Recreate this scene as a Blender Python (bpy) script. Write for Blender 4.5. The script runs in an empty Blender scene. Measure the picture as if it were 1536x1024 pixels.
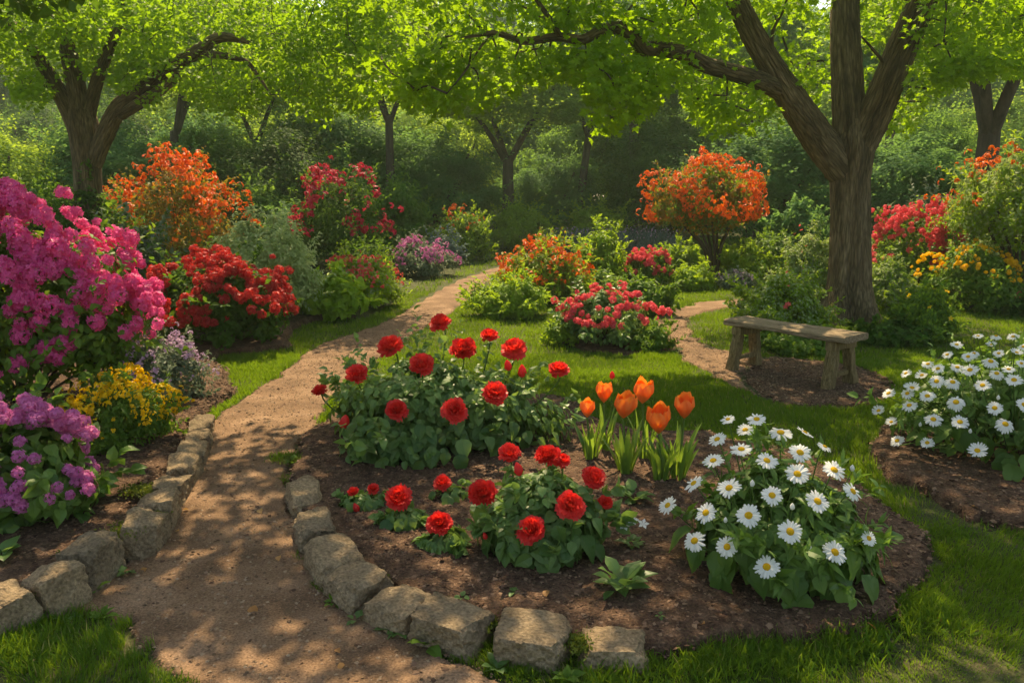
import bpy, math
import numpy as np
from math import radians, sin, cos, pi

# ------------------------------------------------------------------ camera, sky, sun, exposure
scene = bpy.context.scene
COL = scene.collection
CAM_H, FPX, HOR = 1.75, 1200.0, 285.0
PITCH = math.atan((512 - HOR) / FPX)
cam_d = bpy.data.cameras.new('camera')
cam = bpy.data.objects.new('camera', cam_d)
COL.objects.link(cam)
cam_d.sensor_width = 36.0
cam_d.lens = 36.0 * FPX / 1536.0
cam_d.clip_start, cam_d.clip_end = 0.05, 600.0
cam.location = (0, 0, CAM_H)
cam.rotation_euler = (pi / 2 - PITCH, 0, 0)
scene.camera = cam

SUN_EL, SUN_AZ = radians(53), radians(-6)      # azimuth measured from +Y towards +X
world = bpy.data.worlds.new("World")
scene.world = world
world.use_nodes = True
wn = world.node_tree.nodes
bg = wn['Background']
sky = wn.new('ShaderNodeTexSky')
sky.sky_type = 'NISHITA'
sky.sun_disc = False
sky.sun_elevation = SUN_EL
sky.sun_rotation = SUN_AZ
sky.dust_density = 1.5
world.node_tree.links.new(sky.outputs[0], bg.inputs[0])
bg.inputs[1].default_value = 0.15
sd = bpy.data.lights.new('sun', 'SUN')
sd.energy = 5.0
sd.angle = radians(0.5)
sd.color = (1.0, 0.88, 0.68)
sun = bpy.data.objects.new('sun', sd)
COL.objects.link(sun)
sun.rotation_euler = (pi / 2 - SUN_EL, 0, pi - SUN_AZ)
scene.view_settings.view_transform = 'Standard'
scene.view_settings.look = 'None'
scene.view_settings.exposure = 0.8
scene.view_settings.use_white_balance = True
scene.view_settings.white_balance_temperature = 8400
scene.view_settings.white_balance_tint = 10
scene.view_settings.gamma = 1.0
cy = scene.cycles
cy.max_bounces = 7
cy.diffuse_bounces = 4
cy.glossy_bounces = 2
cy.transmission_bounces = 5
cy.transparent_max_bounces = 8
cy.sample_clamp_indirect = 4.0
cy.caustics_reflective = cy.caustics_refractive = False
cy.use_denoising = True
cy.use_adaptive_sampling = True
cy.adaptive_threshold = 0.02

# ------------------------------------------------------------------ helpers
R = np.random.default_rng(11)
_f = np.array([0, cos(PITCH), -sin(PITCH)]); _u = np.array([0, sin(PITCH), cos(PITCH)])
EYE = np.array([0, 0, CAM_H])

def ray(px, py):
    return _f + np.array([1.0, 0, 0]) * (px - 768) / FPX + _u * (512 - py) / FPX
def G(px, py, z=0.0):
    d = ray(px, py); t = (z - CAM_H) / d[2]
    return EYE + d * t
def P(px, py, y):
    d = ray(px, py); return EYE + d * (y / d[1])
def proj(p):
    p = np.asarray(p, float) - EYE
    k = p @ _f
    return np.stack([768 + FPX * p[..., 0] / k, 512 - FPX * (p @ _u) / k], -1)
def nrmz(a):
    return a / np.maximum(np.linalg.norm(a, axis=-1, keepdims=True), 1e-9)
def rnd_dir(n, g):
    return nrmz(g.normal(size=(n, 3)))

def vnoise(x, y, seed=0):
    """smooth value noise on arrays"""
    def h(i, j):
        v = np.sin(i * 127.1 + j * 311.7 + seed * 74.7) * 43758.5453
        return v - np.floor(v)
    xi, yi = np.floor(x), np.floor(y); xf, yf = x - xi, y - yi
    xf = xf * xf * (3 - 2 * xf); yf = yf * yf * (3 - 2 * yf)
    return (h(xi, yi) * (1 - xf) + h(xi + 1, yi) * xf) * (1 - yf) + (h(xi, yi + 1) * (1 - xf) + h(xi + 1, yi + 1) * xf) * yf

def in_poly(x, y, poly):
    poly = np.asarray(poly); c = np.zeros(x.shape, bool); n = len(poly); j = n - 1
    for i in range(n):
        xi, yi = poly[i]; xj, yj = poly[j]
        m = ((yi > y) != (yj > y)) & (x < (xj - xi) * (y - yi) / (yj - yi + 1e-12) + xi)
        c ^= m; j = i
    return c

class MB:
    """collects chunks of geometry and links them as one mesh object"""
    def __init__(s): s.V = []; s.F = []; s.n = 0; s.rv = []; s.mi = []; s.tc = []; s.use_tc = False
    def add(s, V, F, rv=0.5, mi=0, tc=None):
        V = np.asarray(V, float); s.tc.append(V if tc is None else tc); s.use_tc |= tc is not None; F = np.asarray(F, np.int64)
        if not len(F): s.tc.pop(); return s
        s.V.append(V); s.F.append(F + s.n); s.n += len(V)
        s.rv.append(np.broadcast_to(np.asarray(rv, float), (len(F),)).copy())
        s.mi.append(np.full(len(F), mi, np.int32)); return s
    def mesh(s, name, mats, smooth=False):
        me = bpy.data.meshes.new(name)
        if s.n:
            V = np.concatenate(s.V).astype(np.float32)
            loops = np.concatenate([f.ravel() for f in s.F]).astype(np.int32)
            tot = np.concatenate([np.full(len(f), f.shape[1], np.int32) for f in s.F])
            start = np.concatenate([[0], np.cumsum(tot)[:-1]]).astype(np.int32)
            me.vertices.add(len(V)); me.vertices.foreach_set('co', V.ravel())
            me.loops.add(len(loops)); me.loops.foreach_set('vertex_index', loops)
            me.polygons.add(len(tot)); me.polygons.foreach_set('loop_start', start)
            me.polygons.foreach_set('material_index', np.concatenate(s.mi))
            a = me.attributes.new('rv', 'FLOAT', 'FACE')
            a.data.foreach_set('value', np.concatenate(s.rv).astype(np.float32))
            if s.use_tc:
                b = me.attributes.new('tc', 'FLOAT_VECTOR', 'POINT'); b.data.foreach_set('vector', np.concatenate(s.tc).astype(np.float32).ravel())
            me.update(calc_edges=True); me.validate()
            me.polygons.foreach_set('use_smooth', np.full(len(me.polygons), smooth))
        for m in (mats if isinstance(mats, (list, tuple)) else [mats]): me.materials.append(m)
        return me
    def build(s, name, mats, parent=None, smooth=False):
        o = bpy.data.objects.new(name, s.mesh(name, mats, smooth)); COL.objects.link(o)
        if parent is not None: o.parent = parent
        return o

def place(name, me, parent, loc, z_dir=(0, 0, 1), spin=0.0, scale=1.0):
    """link an object that uses a shared mesh, its local Z along z_dir"""
    from mathutils import Vector, Quaternion
    o = bpy.data.objects.new(name, me); COL.objects.link(o)
    o.parent = parent; o.location = tuple(float(v) for v in loc)
    q = Vector((0, 0, 1)).rotation_difference(Vector(tuple(float(v) for v in z_dir))) @ Quaternion((0, 0, 1), spin)
    o.rotation_mode = 'QUATERNION'; o.rotation_quaternion = q
    o.scale = (scale,) * 3 if np.isscalar(scale) else scale
    return o

def thing(name, label, cat, loc=(0, 0, 0), group=None):
    o = bpy.data.objects.new(name, None); COL.objects.link(o)
    o.location = tuple(float(v) for v in loc); o.empty_display_size = 0.2
    o['label'] = label; o['category'] = cat
    if group: o['group'] = group
    return o
def tag(o, label=None, cat=None, group=None, kind=None):
    for k, v in (('label', label), ('category', cat), ('group', group), ('kind', kind)):
        if v: o[k] = v
    return o

# leaf / petal templates: x = width, y = length, z = normal
def T(v, f): return np.array(v, float), np.array(f, np.int64)
LEAF_S = T([(0, 0, 0), (.27, .45, .07), (0, 1, -.08), (-.27, .45, .07)], [(0, 1, 2), (0, 2, 3)])
LEAF_W = T([(0, 0, 0), (.42, .5, .1), (0, 1, -.08), (-.42, .5, .1)], [(0, 1, 2), (0, 2, 3)])
def ovate(rows, wid, fold=.12, droop=.3, wave=.0, tipp=1.0, cols=2):
    V = []; F = []
    ts = np.linspace(0, 1, rows)
    nc = 2 * cols + 1
    for i, t in enumerate(ts):
        w = wid * (sin(pi * t ** .75) ** .8 if 0 < t < 1 else (0.015))
        for k in range(nc):
            u = (k - cols) / cols
            ser = 1 + (.06 if (i % 2) else -.04) * abs(u)
            V.append((u * w * ser, t * (1 - .04 * u * u) + .0, fold * abs(u) * w / max(wid, .01) * 1.0 - droop * t * t + wave * sin(9 * t + 2 * u) * abs(u)))
    for i in range(rows - 1):
        for k in range(nc - 1):
            a = i * nc + k
            F += [(a, a + 1, a + nc + 1), (a, a + nc + 1, a + nc)]
    return T(V, F)
LEAF_M = ovate(4, .30, .1, .25, 0, cols=1)
LEAF_R = ovate(6, .36, .10, .28, .02, cols=1)
LEAF_B = ovate(9, .40, .10, .42, .025, cols=2)
LEAF_L = ovate(6, .13, .04, .35, 0, cols=1)
def maple():
    out = [(0, 0), (.12, -.03), (.42, .02), (.30, .22), (.56, .50), (.27, .48), (.18, .62), (0, 1.0)]
    pts = out + [(-x, y) for x, y in out[-2:0:-1]]
    V = [(0, .3, .0)] + [(x, y, .10 * abs(x) - .22 * y * y + (.05 if i % 2 else -.03)) for i, (x, y) in enumerate(pts)]
    n = len(pts)
    return T(V, [(0, 1 + i, 1 + (i + 1) % n) for i in range(n)])
MAPLE = maple()

def scatter(mb, tmpl, pos, nrm, dr, size, rv, mi=0, sx=1.0):
    V0, F0 = tmpl; n = len(pos)
    if n == 0: return
    z = nrmz(nrm); y = nrmz(dr - (dr * z).sum(1, keepdims=True) * z); x = np.cross(y, z)
    size = np.broadcast_to(np.asarray(size, float), (n,))
    V = (x[:, None, :] * (V0[None, :, 0:1] * sx) + y[:, None, :] * V0[None, :, 1:2] + z[:, None, :] * V0[None, :, 2:3]) * size[:, None, None] + pos[:, None, :]
    F = (F0[None] + (np.arange(n) * len(V0))[:, None, None]).reshape(-1, F0.shape[1])
    mb.add(V.reshape(-1, 3), F, np.repeat(np.broadcast_to(np.asarray(rv, float), (n,)), len(F0)), mi)

def smooth_path(pts, n):
    pts = np.asarray(pts, float)
    if len(pts) < 3: return np.array([pts[0] + (pts[-1] - pts[0]) * t for t in np.linspace(0, 1, n)])
    p = np.vstack([2 * pts[0] - pts[1], pts, 2 * pts[-1] - pts[-2]]); m = len(pts) - 1
    out = []
    for t in np.linspace(0, m, n):
        i = min(int(t), m - 1); s = t - i
        a, b, c, d = p[i], p[i + 1], p[i + 2], p[i + 3]
        out.append(.5 * ((2 * b) + (c - a) * s + (2 * a - 5 * b + 4 * c - d) * s * s + (3 * b - a - 3 * c + d) * s ** 3))
    return np.array(out)

def tube(mb, pts, r0, r1=None, sides=8, n=None, rough=0.0, g=None, rv=.5, mi=0, radii=None):
    pts = np.asarray(pts, float)
    n = n or max(4, 3 * len(pts))
    p = smooth_path(pts, n)
    t = np.linspace(0, 1, n)
    rr = np.interp(t, np.linspace(0, 1, len(radii)), radii) if radii is not None else r0 + ((r0 if r1 is None else r1) - r0) * t
    tan = nrmz(np.gradient(p, axis=0))
    ref = np.array([0, 0, 1.]) if abs(tan[0][2]) < .9 else np.array([1., 0, 0])
    a = nrmz(np.cross(tan[0], ref)[None])[0]; V = []
    ang = np.linspace(0, 2 * pi, sides, endpoint=False)
    for i in range(n):
        a = a - (a @ tan[i]) * tan[i]; a = a / np.linalg.norm(a); b = np.cross(tan[i], a)
        r = np.full(sides, rr[i])
        if rough and g is not None: r = r * (1 + g.normal(size=sides) * rough)
        V.append(p[i] + np.outer(np.cos(ang) * r, a) + np.outer(np.sin(ang) * r, b))
    V = np.concatenate(V)
    ln = np.concatenate([[0], np.cumsum(np.linalg.norm(np.diff(p, axis=0), axis=1))])
    tc = np.stack([np.tile(np.cos(ang), n) * np.repeat(rr, sides), np.tile(np.sin(ang), n) * np.repeat(rr, sides), np.repeat(ln, sides)], -1) + p[0]
    i, k = np.meshgrid(np.arange(n - 1), np.arange(sides), indexing='ij')
    q = i * sides + k; q2 = i * sides + (k + 1) % sides
    mb.add(V, np.stack([q, q2, q2 + sides, q + sides], -1).reshape(-1, 4), rv, mi, tc)
    m = len(V)
    mb.add(np.vstack([V[-sides:], p[-1] + tan[-1] * rr[-1] * .5]), [(k, (k + 1) % sides, sides) for k in range(sides)], rv, mi, np.vstack([tc[-sides:], tc[-1]]))
    return p

# ------------------------------------------------------------------ materials
def new_mat(name):
    m = bpy.data.materials.new(name); m.use_nodes = True
    nt = m.node_tree; nt.nodes.clear()
    return m, nt, nt.nodes, nt.links
def rgb(c): return (c[0], c[1], c[2], 1.0)

def leaf_mat(name, dark, light, trans=None, tmix=.42, rough=.55, spec=.22):
    m, nt, N, L = new_mat(name)
    at = N.new('ShaderNodeAttribute'); at.attribute_name = 'rv'
    cr = N.new('ShaderNodeValToRGB'); e = cr.color_ramp.elements
    e[0].position, e[0].color = 0.0, rgb(dark); e[1].position, e[1].color = 1.0, rgb(light)
    L.new(at.outputs['Fac'], cr.inputs[0])
    pb = N.new('ShaderNodeBsdfPrincipled'); L.new(cr.outputs[0], pb.inputs['Base Color'])
    pb.inputs['Roughness'].default_value = rough
    pb.inputs['Specular IOR Level'].default_value = spec
    tr = N.new('ShaderNodeBsdfTranslucent')
    if trans is None: trans = (min(1, light[0] * 1.9 + .03), min(1, light[1] * 1.7 + .03), light[2] * .8)
    mx = N.new('ShaderNodeMix'); mx.data_type = 'RGBA'; mx.blend_type = 'MIX'; mx.inputs[0].default_value = .7
    L.new(cr.outputs[0], mx.inputs[6]); mx.inputs[7].default_value = rgb(trans)
    L.new(mx.outputs[2], tr.inputs[0])
    ms = N.new('ShaderNodeMixShader'); ms.inputs[0].default_value = tmix
    L.new(pb.outputs[0], ms.inputs[1]); L.new(tr.outputs[0], ms.inputs[2])
    o = N.new('ShaderNodeOutputMaterial'); L.new(ms.outputs[0], o.inputs[0])
    return m

def noise_mat(name, cols, scale=8, rough=.9, bump=.5, dist=.02, detail=8, stretch=(1, 1, 1), spec=.2, coord='Object', fine=None, voro=None, objvar=False):
    m, nt, N, L = new_mat(name)
    tc = N.new('ShaderNodeTexCoord'); mp = N.new('ShaderNodeMapping')
    if coord == 'tc':
        ta = N.new('ShaderNodeAttribute'); ta.attribute_name = 'tc'; L.new(ta.outputs['Vector'], mp.inputs[0])
    else: L.new(tc.outputs[coord], mp.inputs[0])
    mp.inputs['Scale'].default_value = stretch
    ns = N.new('ShaderNodeTexNoise'); ns.inputs['Scale'].default_value = scale; ns.inputs['Detail'].default_value = detail; ns.inputs['Roughness'].default_value = .62
    L.new(mp.outputs[0], ns.inputs['Vector'])
    cr = N.new('ShaderNodeValToRGB'); el = cr.color_ramp.elements
    while len(el) < len(cols): el.new(.5)
    for i, c in enumerate(cols):
        el[i].position = .28 + .44 * i / (len(cols) - 1); el[i].color = rgb(c)
    L.new(ns.outputs['Fac'], cr.inputs[0])
    col = cr.outputs[0]; hgt = ns.outputs['Fac']
    if fine:
        n2 = N.new('ShaderNodeTexNoise'); n2.inputs['Scale'].default_value = fine; n2.inputs['Detail'].default_value = 6
        L.new(mp.outputs[0], n2.inputs['Vector'])
        mr = N.new('ShaderNodeMapRange'); mr.inputs[1].default_value = .3; mr.inputs[2].default_value = .7; mr.inputs[3].default_value = .55; mr.inputs[4].default_value = 1.4
        L.new(n2.outputs['Fac'], mr.inputs[0])
        mm = N.new('ShaderNodeMix'); mm.data_type = 'RGBA'; mm.blend_type = 'MULTIPLY'; mm.inputs[0].default_value = 1.0
        L.new(col, mm.inputs[6]); L.new(mr.outputs[0], mm.inputs[7]); col = mm.outputs[2]
        ad = N.new('ShaderNodeMath'); ad.operation = 'ADD'; L.new(hgt, ad.inputs[0]); L.new(n2.outputs['Fac'], ad.inputs[1]); hgt = ad.outputs[0]
    if voro:
        vo = N.new('ShaderNodeTexVoronoi'); vo.feature = 'DISTANCE_TO_EDGE'; vo.inputs['Scale'].default_value = voro
        L.new(mp.outputs[0], vo.inputs['Vector'])
        mv = N.new('ShaderNodeMapRange'); mv.inputs[1].default_value = 0; mv.inputs[2].default_value = .25; mv.inputs[3].default_value = .4; mv.inputs[4].default_value = 1.15
        L.new(vo.outputs['Distance'], mv.inputs[0])
        m3 = N.new('ShaderNodeMix'); m3.data_type = 'RGBA'; m3.blend_type = 'MULTIPLY'; m3.inputs[0].default_value = .55
        L.new(col, m3.inputs[6]); L.new(mv.outputs[0], m3.inputs[7]); col = m3.outputs[2]
        a3 = N.new('ShaderNodeMath'); a3.operation = 'MULTIPLY_ADD'; L.new(mv.outputs[0], a3.inputs[0]); a3.inputs[1].default_value = 1.0; L.new(hgt, a3.inputs[2]); hgt = a3.outputs[0]
    if objvar:                                 # every stone a little different in tone
        oi = N.new('ShaderNodeObjectInfo'); c2 = N.new('ShaderNodeValToRGB'); c2.color_ramp.elements[0].color = (.72, .68, .62, 1); c2.color_ramp.elements[1].color = (1.22, 1.08, .9, 1)
        L.new(oi.outputs['Random'], c2.inputs[0]); m4 = N.new('ShaderNodeMix'); m4.data_type = 'RGBA'; m4.blend_type = 'MULTIPLY'; m4.inputs[0].default_value = 1
        L.new(col, m4.inputs[6]); L.new(c2.outputs[0], m4.inputs[7]); col = m4.outputs[2]
    pb = N.new('ShaderNodeBsdfPrincipled'); L.new(col, pb.inputs['Base Color'])
    pb.inputs['Roughness'].default_value = rough; pb.inputs['Specular IOR Level'].default_value = spec
    bp = N.new('ShaderNodeBump'); bp.inputs['Strength'].default_value = bump; bp.inputs['Distance'].default_value = dist
    L.new(hgt, bp.inputs['Height']); L.new(bp.outputs[0], pb.inputs['Normal'])
    o = N.new('ShaderNodeOutputMaterial'); L.new(pb.outputs[0], o.inputs[0])
    return m

def rv_mat(name, cols, rough=.85):
    m, nt, N, L = new_mat(name)
    at = N.new('ShaderNodeAttribute'); at.attribute_name = 'rv'
    cr = N.new('ShaderNodeValToRGB'); el = cr.color_ramp.elements
    while len(el) < len(cols): el.new(.5)
    for i, c in enumerate(cols): el[i].position = i / (len(cols) - 1); el[i].color = rgb(c)
    L.new(at.outputs['Fac'], cr.inputs[0])
    pb = N.new('ShaderNodeBsdfPrincipled'); L.new(cr.outputs[0], pb.inputs['Base Color']); pb.inputs['Roughness'].default_value = rough
    pb.inputs['Specular IOR Level'].default_value = .2
    o = N.new('ShaderNodeOutputMaterial'); L.new(pb.outputs[0], o.inputs[0]); return m

M = {}
M['leaf_main'] = leaf_mat('leaf_main', (.09, .21, .012), (.21, .36, .02), (.44, .70, .03), .52)
M['leaf_left'] = leaf_mat('leaf_left', (.07, .18, .012), (.17, .32, .02), (.42, .67, .03), .53)
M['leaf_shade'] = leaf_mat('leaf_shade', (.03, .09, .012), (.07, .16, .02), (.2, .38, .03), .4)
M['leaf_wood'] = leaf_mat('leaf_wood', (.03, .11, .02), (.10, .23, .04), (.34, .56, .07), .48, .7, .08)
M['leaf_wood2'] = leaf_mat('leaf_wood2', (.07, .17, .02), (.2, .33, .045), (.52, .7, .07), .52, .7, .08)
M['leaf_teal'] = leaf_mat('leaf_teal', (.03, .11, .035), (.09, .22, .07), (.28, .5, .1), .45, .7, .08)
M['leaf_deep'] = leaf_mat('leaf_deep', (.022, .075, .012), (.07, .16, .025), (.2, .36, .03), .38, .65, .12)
M['leaf_mid'] = leaf_mat('leaf_mid', (.045, .125, .015), (.14, .26, .035), (.28, .45, .04), .4)
M['leaf_fresh'] = leaf_mat('leaf_fresh', (.09, .2, .015), (.24, .38, .035), (.48, .66, .04), .45)
M['leaf_pale'] = leaf_mat('leaf_pale', (.16, .25, .08), (.40, .48, .24), (.42, .52, .15), .35)
M['leaf_grey'] = leaf_mat('leaf_grey', (.07, .12, .07), (.2, .26, .17), (.25, .32, .15), .3)
M['leaf_blue'] = leaf_mat('leaf_blue', (.07, .12, .11), (.17, .23, .22), (.2, .3, .2), .3)
M['leaf_rose'] = leaf_mat('leaf_rose', (.04, .115, .025), (.18, .31, .08), (.32, .5, .08), .35, .45, .4)
M['leaf_daisy'] = leaf_mat('leaf_daisy', (.045, .12, .02), (.18, .32, .055), (.26, .45, .05), .38, .5, .4)
M['leaf_orange'] = leaf_mat('leaf_orange', (.1, .14, .02), (.3, .2, .03), (.6, .35, .04), .42)
M['leaf_tulip'] = leaf_mat('leaf_tulip', (.05, .15, .03), (.17, .31, .05), (.42, .62, .06), .42, .35, .5)
M['grass'] = leaf_mat('grass', (.028, .095, .008), (.115, .22, .02), (.32, .50, .03), .40, .6, .15)
e_ = M['grass'].node_tree.nodes['Color Ramp'].color_ramp.elements; e_[1].position = .93; e_.new(1.0).color = (.34, .28, .12, 1)
M['moss'] = leaf_mat('moss', (.05, .09, .01), (.14, .18, .03), (.3, .36, .04), .3)
def petal_mat(name, a, b, tr=None, t=.35, rough=.45): return leaf_mat(name, a, b, tr or b, t, rough, .25)
M['p_pink'] = petal_mat('p_pink', (.68, .04, .25), (.92, .17, .45), (.95, .15, .4), .42)
M['p_mauve'] = petal_mat('p_mauve', (.52, .10, .34), (.76, .24, .52))
M['p_lilac'] = petal_mat('p_lilac', (.45, .28, .45), (.68, .48, .66))
M['p_yellow'] = petal_mat('p_yellow', (.75, .45, .01), (.95, .68, .02))
M['p_red'] = petal_mat('p_red', (.30, .015, .025), (.60, .06, .06), (.9, .05, .03))
M['p_crimson'] = petal_mat('p_crimson', (.5, .015, .05), (.72, .04, .1))
M['p_orange'] = petal_mat('p_orange', (.82, .085, .015), (.95, .25, .03))
M['p_coral'] = petal_mat('p_coral', (.78, .05, .08), (.9, .17, .15))
M['p_pinkred'] = petal_mat('p_pinkred', (.68, .03, .07), (.92, .15, .18))
M['p_rose'] = petal_mat('p_rose', (.72, .006, .012), (1.0, .08, .07), (1.0, .04, .02), .42, .4)
M['p_tulip'] = petal_mat('p_tulip', (.95, .19, .04), (1.0, .36, .09), (1.0, .32, .03), .4, .45)
M['p_gold'] = petal_mat('p_gold', (.92, .46, .01), (1.0, .68, .03))
M['p_white'] = petal_mat('p_white', (.82, .83, .78), (.92, .92, .88), (.9, .9, .8), .3)
M['disc'] = noise_mat('disc', [(.55, .28, .01), (.85, .52, .02)], 300, .8, .8, .004)
M['stem'] = rv_mat('stem', [(.05, .10, .02), (.12, .2, .04)])
M['leaf_lime'] = leaf_mat('leaf_lime', (.14, .28, .02), (.32, .48, .05), (.55, .75, .05), .48)
M['leaf_silver'] = leaf_mat('leaf_silver', (.2, .31, .09), (.52, .6, .32), (.6, .72, .28), .45)
M['twig'] = rv_mat('twig', [(.05, .035, .02), (.1, .07, .045)])
M['bark'] = noise_mat('bark', [(.05, .034, .02), (.15, .105, .06), (.26, .19, .115)], 8, .95, .8, .02, stretch=(1, 1, .14), fine=45, voro=26, coord='tc')
M['bark_far'] = noise_mat('bark_far', [(.04, .03, .022), (.12, .09, .065)], 8, .95, .6, .02, stretch=(1, 1, .2))
M['path'] = noise_mat('path', [(.10, .058, .033), (.20, .12, .07), (.30, .19, .118)], 2.6, .95, .55, .014, fine=110, detail=14)
M['mulch'] = noise_mat('mulch', [(.045, .024, .014), (.11, .062, .038), (.2, .12, .075)], 16, .95, 1.0, .02, fine=85)
M['soil'] = noise_mat('soil', [(.03, .045, .012), (.06, .07, .022), (.10, .08, .04)], 5, .95, .6, .02, fine=70)
M['stone'] = noise_mat('stone', [(.13, .10, .066), (.25, .20, .14), (.36, .30, .215)], 4, .92, .9, .014, fine=75, detail=14, objvar=True)
M['wood'] = noise_mat('wood', [(.10, .07, .04), (.24, .175, .105), (.36, .275, .18)], 6, .85, .7, .006, stretch=(.9, 9, 9), fine=18)
M['wood_leg'] = noise_mat('wood_leg', [(.085, .06, .025), (.20, .145, .065), (.31, .235, .12)], 6, .9, .8, .006, stretch=(9, 9, .9), fine=18)
M['chips'] = rv_mat('chips', [(.04, .02, .012), (.12, .065, .04), (.26, .16, .10)])
M['grit'] = rv_mat('grit', [(.10, .06, .035), (.22, .14, .085), (.34, .24, .155)])
M['dry_leaf'] = leaf_mat('dry_leaf', (.3, .13, .04), (.5, .28, .1), None, .2)

# ------------------------------------------------------------------ ground zones (traced on the ground plane)
def zone(pts): return np.array([G(x, y)[:2] for x, y in pts])
Z_PATH = zone([(255, 1100), (250, 1024), (222, 975), (190, 935), (90, 925), (60, 900), (150, 850), (190, 800), (225, 745), (255, 690), (280, 655), (303, 638), (350, 608), (405, 572), (442, 541), (482, 519), (520, 504), (562, 489), (602, 470), (625, 452), (650, 437), (684, 420), (722, 408), (752, 398), (800, 391), (850, 389),
    (850, 396), (790, 401), (752, 408), (742, 420), (712, 442), (692, 460), (650, 484), (612, 508), (570, 540), (505, 592), (470, 640), (450, 690), (445, 720), (470, 800), (520, 880), (600, 940), (680, 985), (735, 1010), (790, 1100)])
Z_SIDE = zone([(1180, 440), (1110, 447), (1060, 452), (1010, 464), (978, 480), (992, 505), (1018, 534), (1062, 560), (1100, 582), (1160, 600), (1215, 610), (1260, 606), (1290, 590), (1290, 565), (1230, 545), (1150, 536), (1090, 528), (1050, 512), (1028, 492), (1042, 474), (1104, 459), (1180, 452)])
Z_BENCH = zone([(1122, 548), (1160, 532), (1230, 541), (1305, 554), (1345, 578), (1325, 602), (1275, 614), (1222, 613), (1165, 601), (1128, 576)])
Z_BED = zone([(428, 745), (432, 700), (462, 650), (520, 612), (700, 600), (850, 600), (890, 632), (960, 655), (1060, 655), (1200, 690), (1310, 745), (1385, 810), (1402, 868), (1345, 930), (1250, 968), (1000, 992), (860, 985), (740, 965), (640, 935), (560, 885), (500, 835), (452, 775)])
Z_RIGHT = zone([(1312, 650), (1302, 682), (1322, 712), (1400, 752), (1480, 790), (1560, 812), (1760, 830), (1760, 600), (1560, 575), (1420, 590)])
Z_LEFT = zone([(-500, 1010), (-60, 975), (60, 925), (130, 888), (180, 842), (215, 795), (243, 742), (268, 694), (290, 640), (322, 612), (352, 590), (345, 568), (320, 548), (330, 535), (438, 522), (436, 500), (470, 482), (555, 476), (600, 446), (640, 420), (690, 410), (690, 392), (600, 372), (300, 372), (-1500, 372), (-1500, 1010)])
Z_MID = zone([(838, 512), (868, 527), (940, 534), (1008, 526), (1000, 506), (930, 496), (860, 498)])
Z_FAR = zone([(700, 396), (770, 384), (830, 386), (1140, 408), (1130, 425), (1005, 436), (900, 440), (840, 455), (780, 470), (720, 468), (705, 440), (745, 420), (770, 405)])
Z_WOOD = zone([(-3000, 372), (830, 372), (1160, 392), (1200, 470), (1120, 480), (1100, 495), (1200, 540), (1380, 545), (1430, 500), (1440, 475), (3500, 470), (3500, 330), (-3000, 330)])

def ragged(x, y, amp=.05, s=5.0):
    return x + amp * (vnoise(x * s, y * s, 1) - .5) * 2 + amp * .5 * (vnoise(x * s * 4, y * s * 4, 3) - .5) * 2, y + amp * (vnoise(x * s, y * s, 2) - .5) * 2 + amp * .5 * (vnoise(x * s * 4, y * s * 4, 4) - .5) * 2

def ground_height(x, y):
    return .05 * (vnoise(x * .35, y * .35, 9) - .5) * np.clip((y - 9) / 6, 0, 1)

SHEETS = []
def top_z(x, y):
    """height of the ground surface, beds and path included"""
    x, y = np.atleast_1d(x), np.atleast_1d(y); z = ground_height(x, y)
    for x0, y0, sx, sy, ins, Z in SHEETS:
        i = np.clip(((x - x0) / sx).astype(int), 0, Z.shape[0] - 1); k = np.clip(((y - y0) / sy).astype(int), 0, Z.shape[1] - 1)
        z = np.where(ins[i, k], np.maximum(z, Z[i, k]), z)
    return z
def sheet(name, mat, poly, y0, y1, x0, x1, step, z0, relief, label, mound=0.0, grow=None, subtract=(), amp=.05):
    """irregular-edged grid sheet lying on the ground"""
    X, Y = np.meshgrid(np.arange(x0, x1, step), np.arange(y0, y1, step * (1.0 if grow is None else grow)), indexing='ij')
    rx, ry = ragged(X, Y, amp)
    ins = in_poly(rx, ry, poly)
    for q in subtract: ins &= ~in_poly(rx, ry, q)
    Z = z0 + relief * (vnoise(X * 3.1, Y * 3.1, 5) * .6 + vnoise(X * 9, Y * 9, 6) * .25 + vnoise(X * 27, Y * 27, 7) * .15)
    if mound:
        d = ins.astype(float)
        for _ in range(int(.25 / step)):
            p = np.pad(d, 1, mode='edge'); d = (p[:-2, 1:-1] + p[2:, 1:-1] + p[1:-1, :-2] + p[1:-1, 2:]) / 4
        Z = Z + mound * np.clip((d - .5) * 2, 0, 1) ** .7
    Z = Z + ground_height(X, Y)
    SHEETS.append((x0, y0, step, step * (1.0 if grow is None else grow), ins, Z))
    idx = -np.ones(X.shape, int)
    cell = ins[:-1, :-1] & ins[1:, :-1] & ins[:-1, 1:] & ins[1:, 1:]
    used = np.zeros(X.shape, bool)
    used[:-1, :-1] |= cell; used[1:, :-1] |= cell; used[:-1, 1:] |= cell; used[1:, 1:] |= cell
    idx[used] = np.arange(used.sum())
    full = used.copy(); full[1:-1, 1:-1] = cell[:-1, :-1] & cell[1:, :-1] & cell[:-1, 1:] & cell[1:, 1:]
    Z = np.where(used & ~full, np.minimum(Z, -.012), Z)
    V = np.stack([X[used], Y[used], Z[used]], -1)
    F = np.stack([idx[:-1, :-1][cell], idx[1:, :-1][cell], idx[1:, 1:][cell], idx[:-1, 1:][cell]], -1)
    mb = MB(); mb.add(V, F)
    return tag(mb.build(name, mat, smooth=True), label, kind='structure')

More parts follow.
